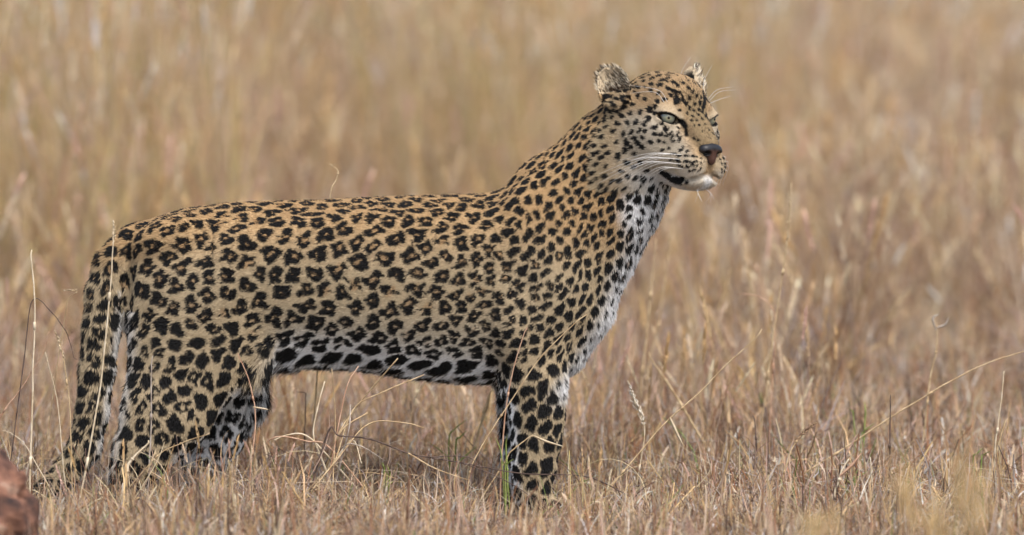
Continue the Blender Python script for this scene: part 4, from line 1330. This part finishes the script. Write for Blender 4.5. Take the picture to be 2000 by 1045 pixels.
stalk("grass_stalk", "very long straw slanting from the middle right out of the right edge", [(1550, 936), (1662, 864), (1760, 800), (1853, 745), (1930, 708), (2060, 668)], 0.12, 2.1, M_STRAW)
stalk("grass_stalk", "brown feather headed stalk leaning right at the bottom", [(1500, 1040), (1530, 935), (1548, 880), (1570, 850), (1596, 824)], -0.22, 2.0, M_STRAW, (0.60, M_SEEDB, 6, 60))
stalk("grass_stalk", "grey weathered stalk leaning beside the feather headed stalk", [(1420, 1060), (1452, 1010), (1487, 962), (1518, 905)], -0.24, 2.6, M_GREY)
stalk("grass_stalk", "pale drooping seed spikelet right of the forelegs", [(1240, 960), (1258, 850), (1252, 815), (1236, 783), (1226, 744)], 0.05, 1.5, M_PALE, (0.42, M_SEEDW, 7, 46))
stalk("grass_stalk", "soft tall stem rising behind the chest", [(1235, 880), (1258, 700), (1272, 560), (1282, 467)], 1.0, 2.6, M_STRAW)
stalk("grass_stalk", "soft seeded stem right of the one behind the chest", [(1255, 850), (1264, 727), (1288, 620), (1310, 444)], 1.25, 2.6, M_STRAW, (0.6, M_SEED, 5, 26))
stalk("grass_stalk", "blurred broad straw fallen slantwise behind the forelegs on the right", [(1322, 775), (1300, 738), (1266, 688)], 0.5, 2.8, M_STRAW)
stalk("grass_stalk", "pale thin stalk with a short side leaf at the lower right edge", [(1944, 960), (1946, 880), (1955, 790), (1961, 725)], -0.05, 2.1, M_PALE, leaf=[([(1946, 885), (1958, 840), (1966, 818)], 2.4, M_STRAW)])
stalk("grass_stalk", "curly topped plant stem standing at the middle right", [(1805, 830), (1816, 740), (1828, 690), (1830, 640), (1815, 624)], 0.45, 2.2, M_STRAW, leaf=[([(1830, 640), (1846, 634), (1852, 620)], 2.4, M_GREY), ([(1829, 646), (1822, 622), (1834, 614)], 2.2, M_GREY)])
stalk("grass_stalk", "dark upright dead stem low in the right of centre grass", [(1736, 940), (1737, 860), (1739, 772)], 0.10, 2.3, M_DARK)
stalk("grass_stalk", "dark short dead stem under the lone seeded stalk", [(1472, 900), (1474, 850), (1470, 812)], 0.20, 2.0, M_DARK)
stalk("grass_stalk", "pale thick straw leaning right at the bottom right of centre", [(1592, 1050), (1622, 985), (1640, 930), (1658, 896)], -0.28, 3.2, M_PALE, leaf=[([(1640, 930), (1664, 908), (1684, 884)], 3, M_PINK)])
stalk("grass_stalk", "short pale upright straw left of the yellow plumes at bottom right", [(1707, 990), (1704, 940), (1699, 892)], -0.12, 2.0, M_PALE)
stalk("grass_stalk", "white curled leaf blade in the bottom right corner", [(1960, 1035), (1975, 1000), (1976, 985), (1952, 980)], -0.30, 2.0, M_PALE)
stalk("grass_stalk", "dark thin stem leaning at the bottom right edge", [(1975, 1000), (1972, 930), (1950, 870)], -0.1, 1.7, M_DARK)
stalk("grass_stalk", "grey dead stem with little hook under the belly", [(596, 850), (597, 790), (597, 768), (580, 765)], 0.30, 1.4, M_DARK)
stalk("grass_stalk", "blurred straw standing behind the belly near the hind leg", [(555, 830), (565, 780), (576, 742)], 0.9, 2.6, M_STRAW)
stalk("grass_stalk", "bent straw with a side blade just behind the forelegs under the belly", [(924, 880), (938, 830), (955, 775), (966, 762)], 0.28, 2.2, M_STRAW, leaf=[([(932, 850), (950, 800), (958, 768)], 2.4, M_STRAW)])
stalk("grass_stalk", "pinkish straw leaning before the near hind thigh", [(492, 900), (500, 810), (486, 740), (465, 690)], -0.20, 1.9, M_PINK, leaf=[([(494, 795), (512, 798), (524, 800)], 2, M_PALE)])
stalk("grass_stalk", "grey straw standing upright before the near hind leg", [(290, 930), (294, 850), (296, 760), (298, 695)], -0.22, 2.0, M_GREY)
stalk("grass_stalk", "broad pale blade bending low before the hind feet", [(246, 930), (252, 905), (266, 884), (290, 860)], -0.30, 3.4, M_PALE)
stalk("grass_stalk", "thin arched straw reaching across the hind shin", [(300, 900), (340, 872), (372, 858), (410, 846)], -0.22, 1.5, M_STRAW)

# forked dark twig lying before the forefeet
def branchy(name, label, cat, runs, y, mats):
    t = thing(name, label, cat, tuple(rooted([at(*runs[0][0][0], y), at(*runs[0][0][1], y)])[0]))
    for i, (pl, r, nm) in enumerate(runs):
        path = [at(px, py, y - 0.003 * i) for px, py in pl]
        if i == 0: path = rooted(path)
        vs, fs = tube(bez(path, 6), r * S, r * S * 0.6, 6, 0.15)
        part(nm, vs, fs, mats[i % len(mats)], t)
    return t
branchy("dead_twig", "dark forked twig lying across before the forefeet", "twig",
        [([(640, 846), (662, 851), (724, 858), (797, 885), (860, 897), (908, 905), (1020, 925), (1140, 930), (1216, 962), (1242, 980)], 1.7, "stem"),
         ([(900, 903), (978, 934), (1040, 972), (1068, 1000)], 1.2, "branch"), ([(840, 893), (900, 891), (930, 903), (966, 952)], 1.0, "branch"),
         ([(797, 885), (850, 915), (915, 938)], 1.4, "branch")], -0.22, [M_DARK, M_DARK, M_DARK, M_STRAW])
# straw clump bending under the belly
clump = thing("straw_clump", "clump of broken straw fanning out under the belly before the hind legs", "grass clump", tuple(at(655, 905, -0.16)))
for pl, r, m_ in (([(648, 905), (660, 850), (700, 790), (777, 700)], 2.3, M_STRAW), ([(655, 900), (690, 800), (750, 765), (828, 732)], 1.9, M_STRAW), ([(640, 905), (668, 840), (718, 806)], 2.6, M_STRAW),
                  ([(630, 900), (612, 850), (622, 790), (634, 745)], 2.2, M_PALE), ([(650, 890), (676, 760), (700, 715)], 1.8, M_PINK), ([(640, 890), (596, 850), (560, 850), (535, 860)], 2.0, M_PALE),
                  ([(660, 890), (690, 860), (706, 905)], 2.0, M_PALE), ([(650, 880), (600, 862), (540, 853), (505, 880)], 1.8, M_PINK), ([(666, 900), (682, 835), (684, 790)], 2.0, M_GREY),
                  ([(660, 880), (700, 870), (752, 900)], 1.6, M_GREY), ([(660, 895), (720, 828), (790, 826), (828, 836)], 1.8, M_STRAW), ([(652, 900), (655, 820), (648, 720)], 1.5, M_STRAW)):
    path = [at(px, py, -0.16 + R(-0.03, 0.03)) for px, py in pl]
    vs, fs = tube(bez(rooted(path), 6), r * S, r * S * 0.5, 6, 0.12)
    part("straw", vs, fs, m_, clump)

# green shoots
def shoots(label, px, py, y, h, nb=4):
    p = rooted([at(px, py, y), at(px, py - 20, y)])[0]
    t = thing("green_shoot", label, "green shoot", tuple(p), "green shoots in the dry grass")
    for k in range(nb):
        a = R(-0.7, 0.7); L = h * R(0.45, 0.9) * S
        base = np.array(p) + np.array((R(-0.008, 0.008), R(-0.008, 0.008), 0))
        top_ = (np.array(at(px, py, y)) - np.array(p)) * R(0.5, 0.95) + np.array((R(-0.012, 0.012), 0, 0))
        q = [base, base + top_ * 0.9 + np.array((0, 0, 0.01)), base + top_ + np.array((math.sin(a) * L * 0.5, R(-0.01, 0.01), L * 0.5)), base + top_ + np.array((math.sin(a * 1.7) * L * 1.0, R(-0.02, 0.02), L * 0.95))]
        vs, fs = ribbon(bez(q, 4), R(1.1, 2.0) * S)
        part("leaf", vs, fs, M_GREEN, t)
for lb, px, py, y, h in (("bright green shoot between belly and forelegs", 880, 850, 0.16, 52), ("green shoot at the hock of the far hind leg", 400, 915, -0.22, 40),
                         ("green shoot rising at the back of the near forefoot", 992, 870, -0.20, 44), ("small green shoot low under the belly beside the straw clump", 750, 905, -0.12, 36),
                         ("green shoot under the long straw in the right half", 1680, 800, 0.35, 36), ("green shoot below the middle of the very long straw", 1665, 925, -0.08, 46),
                         ("green shoot at the lower right beside the pale leafy stalk", 1912, 890, 0.05, 40), ("green shoot at bottom right under the yellow plumes", 1770, 1000, -0.2, 46),
                         ("green shoot at the bottom centre right of the forefeet", 1215, 1005, -0.25, 40), ("green shoot low in front of the near hind foot", 470, 960, -0.3, 36)):
    shoots(lb, px, py, y, h)

# out-of-focus yellow plumes close to the camera
for lb, px, py, lean, hgt in (("blurred yellow plume at the lower right, leftmost of its group", 1592, 1005, -8, 60), ("tall blurred yellow plume at bottom right below the green shoots", 1782, 905, -14, 120),
                              ("blurred broad yellow plume right of the tall one at lower right", 1852, 890, 16, 90), ("blurred yellow plume nearest the bottom edge at lower right", 1840, 985, -6, 80),
                              ("blurred yellow plume rightmost of the group at lower right", 1890, 930, 22, 110)):
    y = R(-4.4, -3.4)
    top_ = at(px + lean, py, y); base = np.array((at(px, 1045, y)[0] + 0.01, y, float(ground_h(np.array([0.9]), np.array([y]))[0]) - 0.01))
    mid = (top_ * 0.65 + base * 0.35) + np.array((0.008, 0, 0))
    fine = bez([base, mid, top_], 10)
    t = thing("grass_plume", lb, "grass plume", tuple(base), "yellow plumes near the camera")
    vs, fs = tube(fine, 1.8 * S, 0.9 * S, 6)
    part("stem", vs, fs, M_STRAW, t)
    k0 = np.array([top_ + (fine[-2] - top_) / np.linalg.norm(fine[-2] - top_) * hgt * S * (1 - q / 8) for q in range(9)])
    seed_head(k0 - np.array(t.location), M_YEL, 11 * S, 34, t, "plume")
    for _ in range(7):
        q = np.array(t.location) * 0; a = k0[random.randint(2, 7)] - np.array(t.location); d_ = np.array((R(-0.045, 0.045), R(-0.03, 0.03), R(-0.01, 0.05)))
        seed_head(np.array([a + d_ * w_ for w_ in np.linspace(0, 1, 5)]), M_YEL, 8 * S, 9, t, "plume_branch")

# red-brown rock at the lower left
g1 = np.linspace(-1.25, 1.25, 48)
A_, B_, C_ = np.meshgrid(g1, g1, g1, indexing="ij")
def n3(a, b_, c, f, ph): return np.sin(f * a + ph) * np.sin(f * 1.13 * b_ + ph * 2.1) * np.sin(f * 0.93 * c + ph * 1.3)
D_ = (np.abs(A_) ** 2.25 + np.abs(B_) ** 2.4 + np.abs(C_) ** 2.5) ** (1 / 2.5) - 0.92 + 0.16 * n3(A_, B_, C_, 3.1, 0.7) + 0.11 * n3(B_, C_, A_, 6.3, 1.9) + 0.06 * n3(C_, A_, B_, 13, 0.3)
RV, RQ = surface_nets(D_, g1, g1, g1)
m, nt, b = new_mat("red_brown_rock")
n, l = nt.nodes, nt.links
tc = n.new("ShaderNodeTexCoord"); nz = n.new("ShaderNodeTexNoise"); nz.inputs["Scale"].default_value = 3.5; nz.inputs["Detail"].default_value = 9
mp = n.new("ShaderNodeMapping"); mp.inputs["Scale"].default_value = (4, 4, 7)
l.new(tc.outputs["Object"], mp.inputs["Vector"]); l.new(mp.outputs[0], nz.inputs["Vector"])
cr = n.new("ShaderNodeValToRGB")
for e_pos, e_col in ((0.34, LIN(52, 38, 34)), (0.45, LIN(100, 68, 54)), (0.56, LIN(136, 96, 76)), (0.68, LIN(170, 142, 122))):
    el = cr.color_ramp.elements.new(e_pos); el.color = (*e_col, 1)
cr.color_ramp.elements.remove(cr.color_ramp.elements[0]); cr.color_ramp.elements.remove(cr.color_ramp.elements[-1])
l.new(nz.outputs["Fac"], cr.inputs[0]); l.new(cr.outputs[0], b.inputs["Base Color"]); b.inputs["Roughness"].default_value = 0.9
bp = n.new("ShaderNodeBump"); bp.inputs["Distance"].default_value = 0.02; l.new(nz.outputs["Fac"], bp.inputs["Height"]); l.new(bp.outputs[0], b.inputs["Normal"])
rock = link_mesh("rock", RV * np.array((0.14, 0.14, 0.195)), RQ, m)
c = at(-82, 1045, -1.0)
rock.location = (c[0] + 0.006, -1.0, 0.07); rock.rotation_euler = (0.1, 0.25, 0.4)
tag(rock, "reddish brown rock cut off by the lower left corner", "rock")
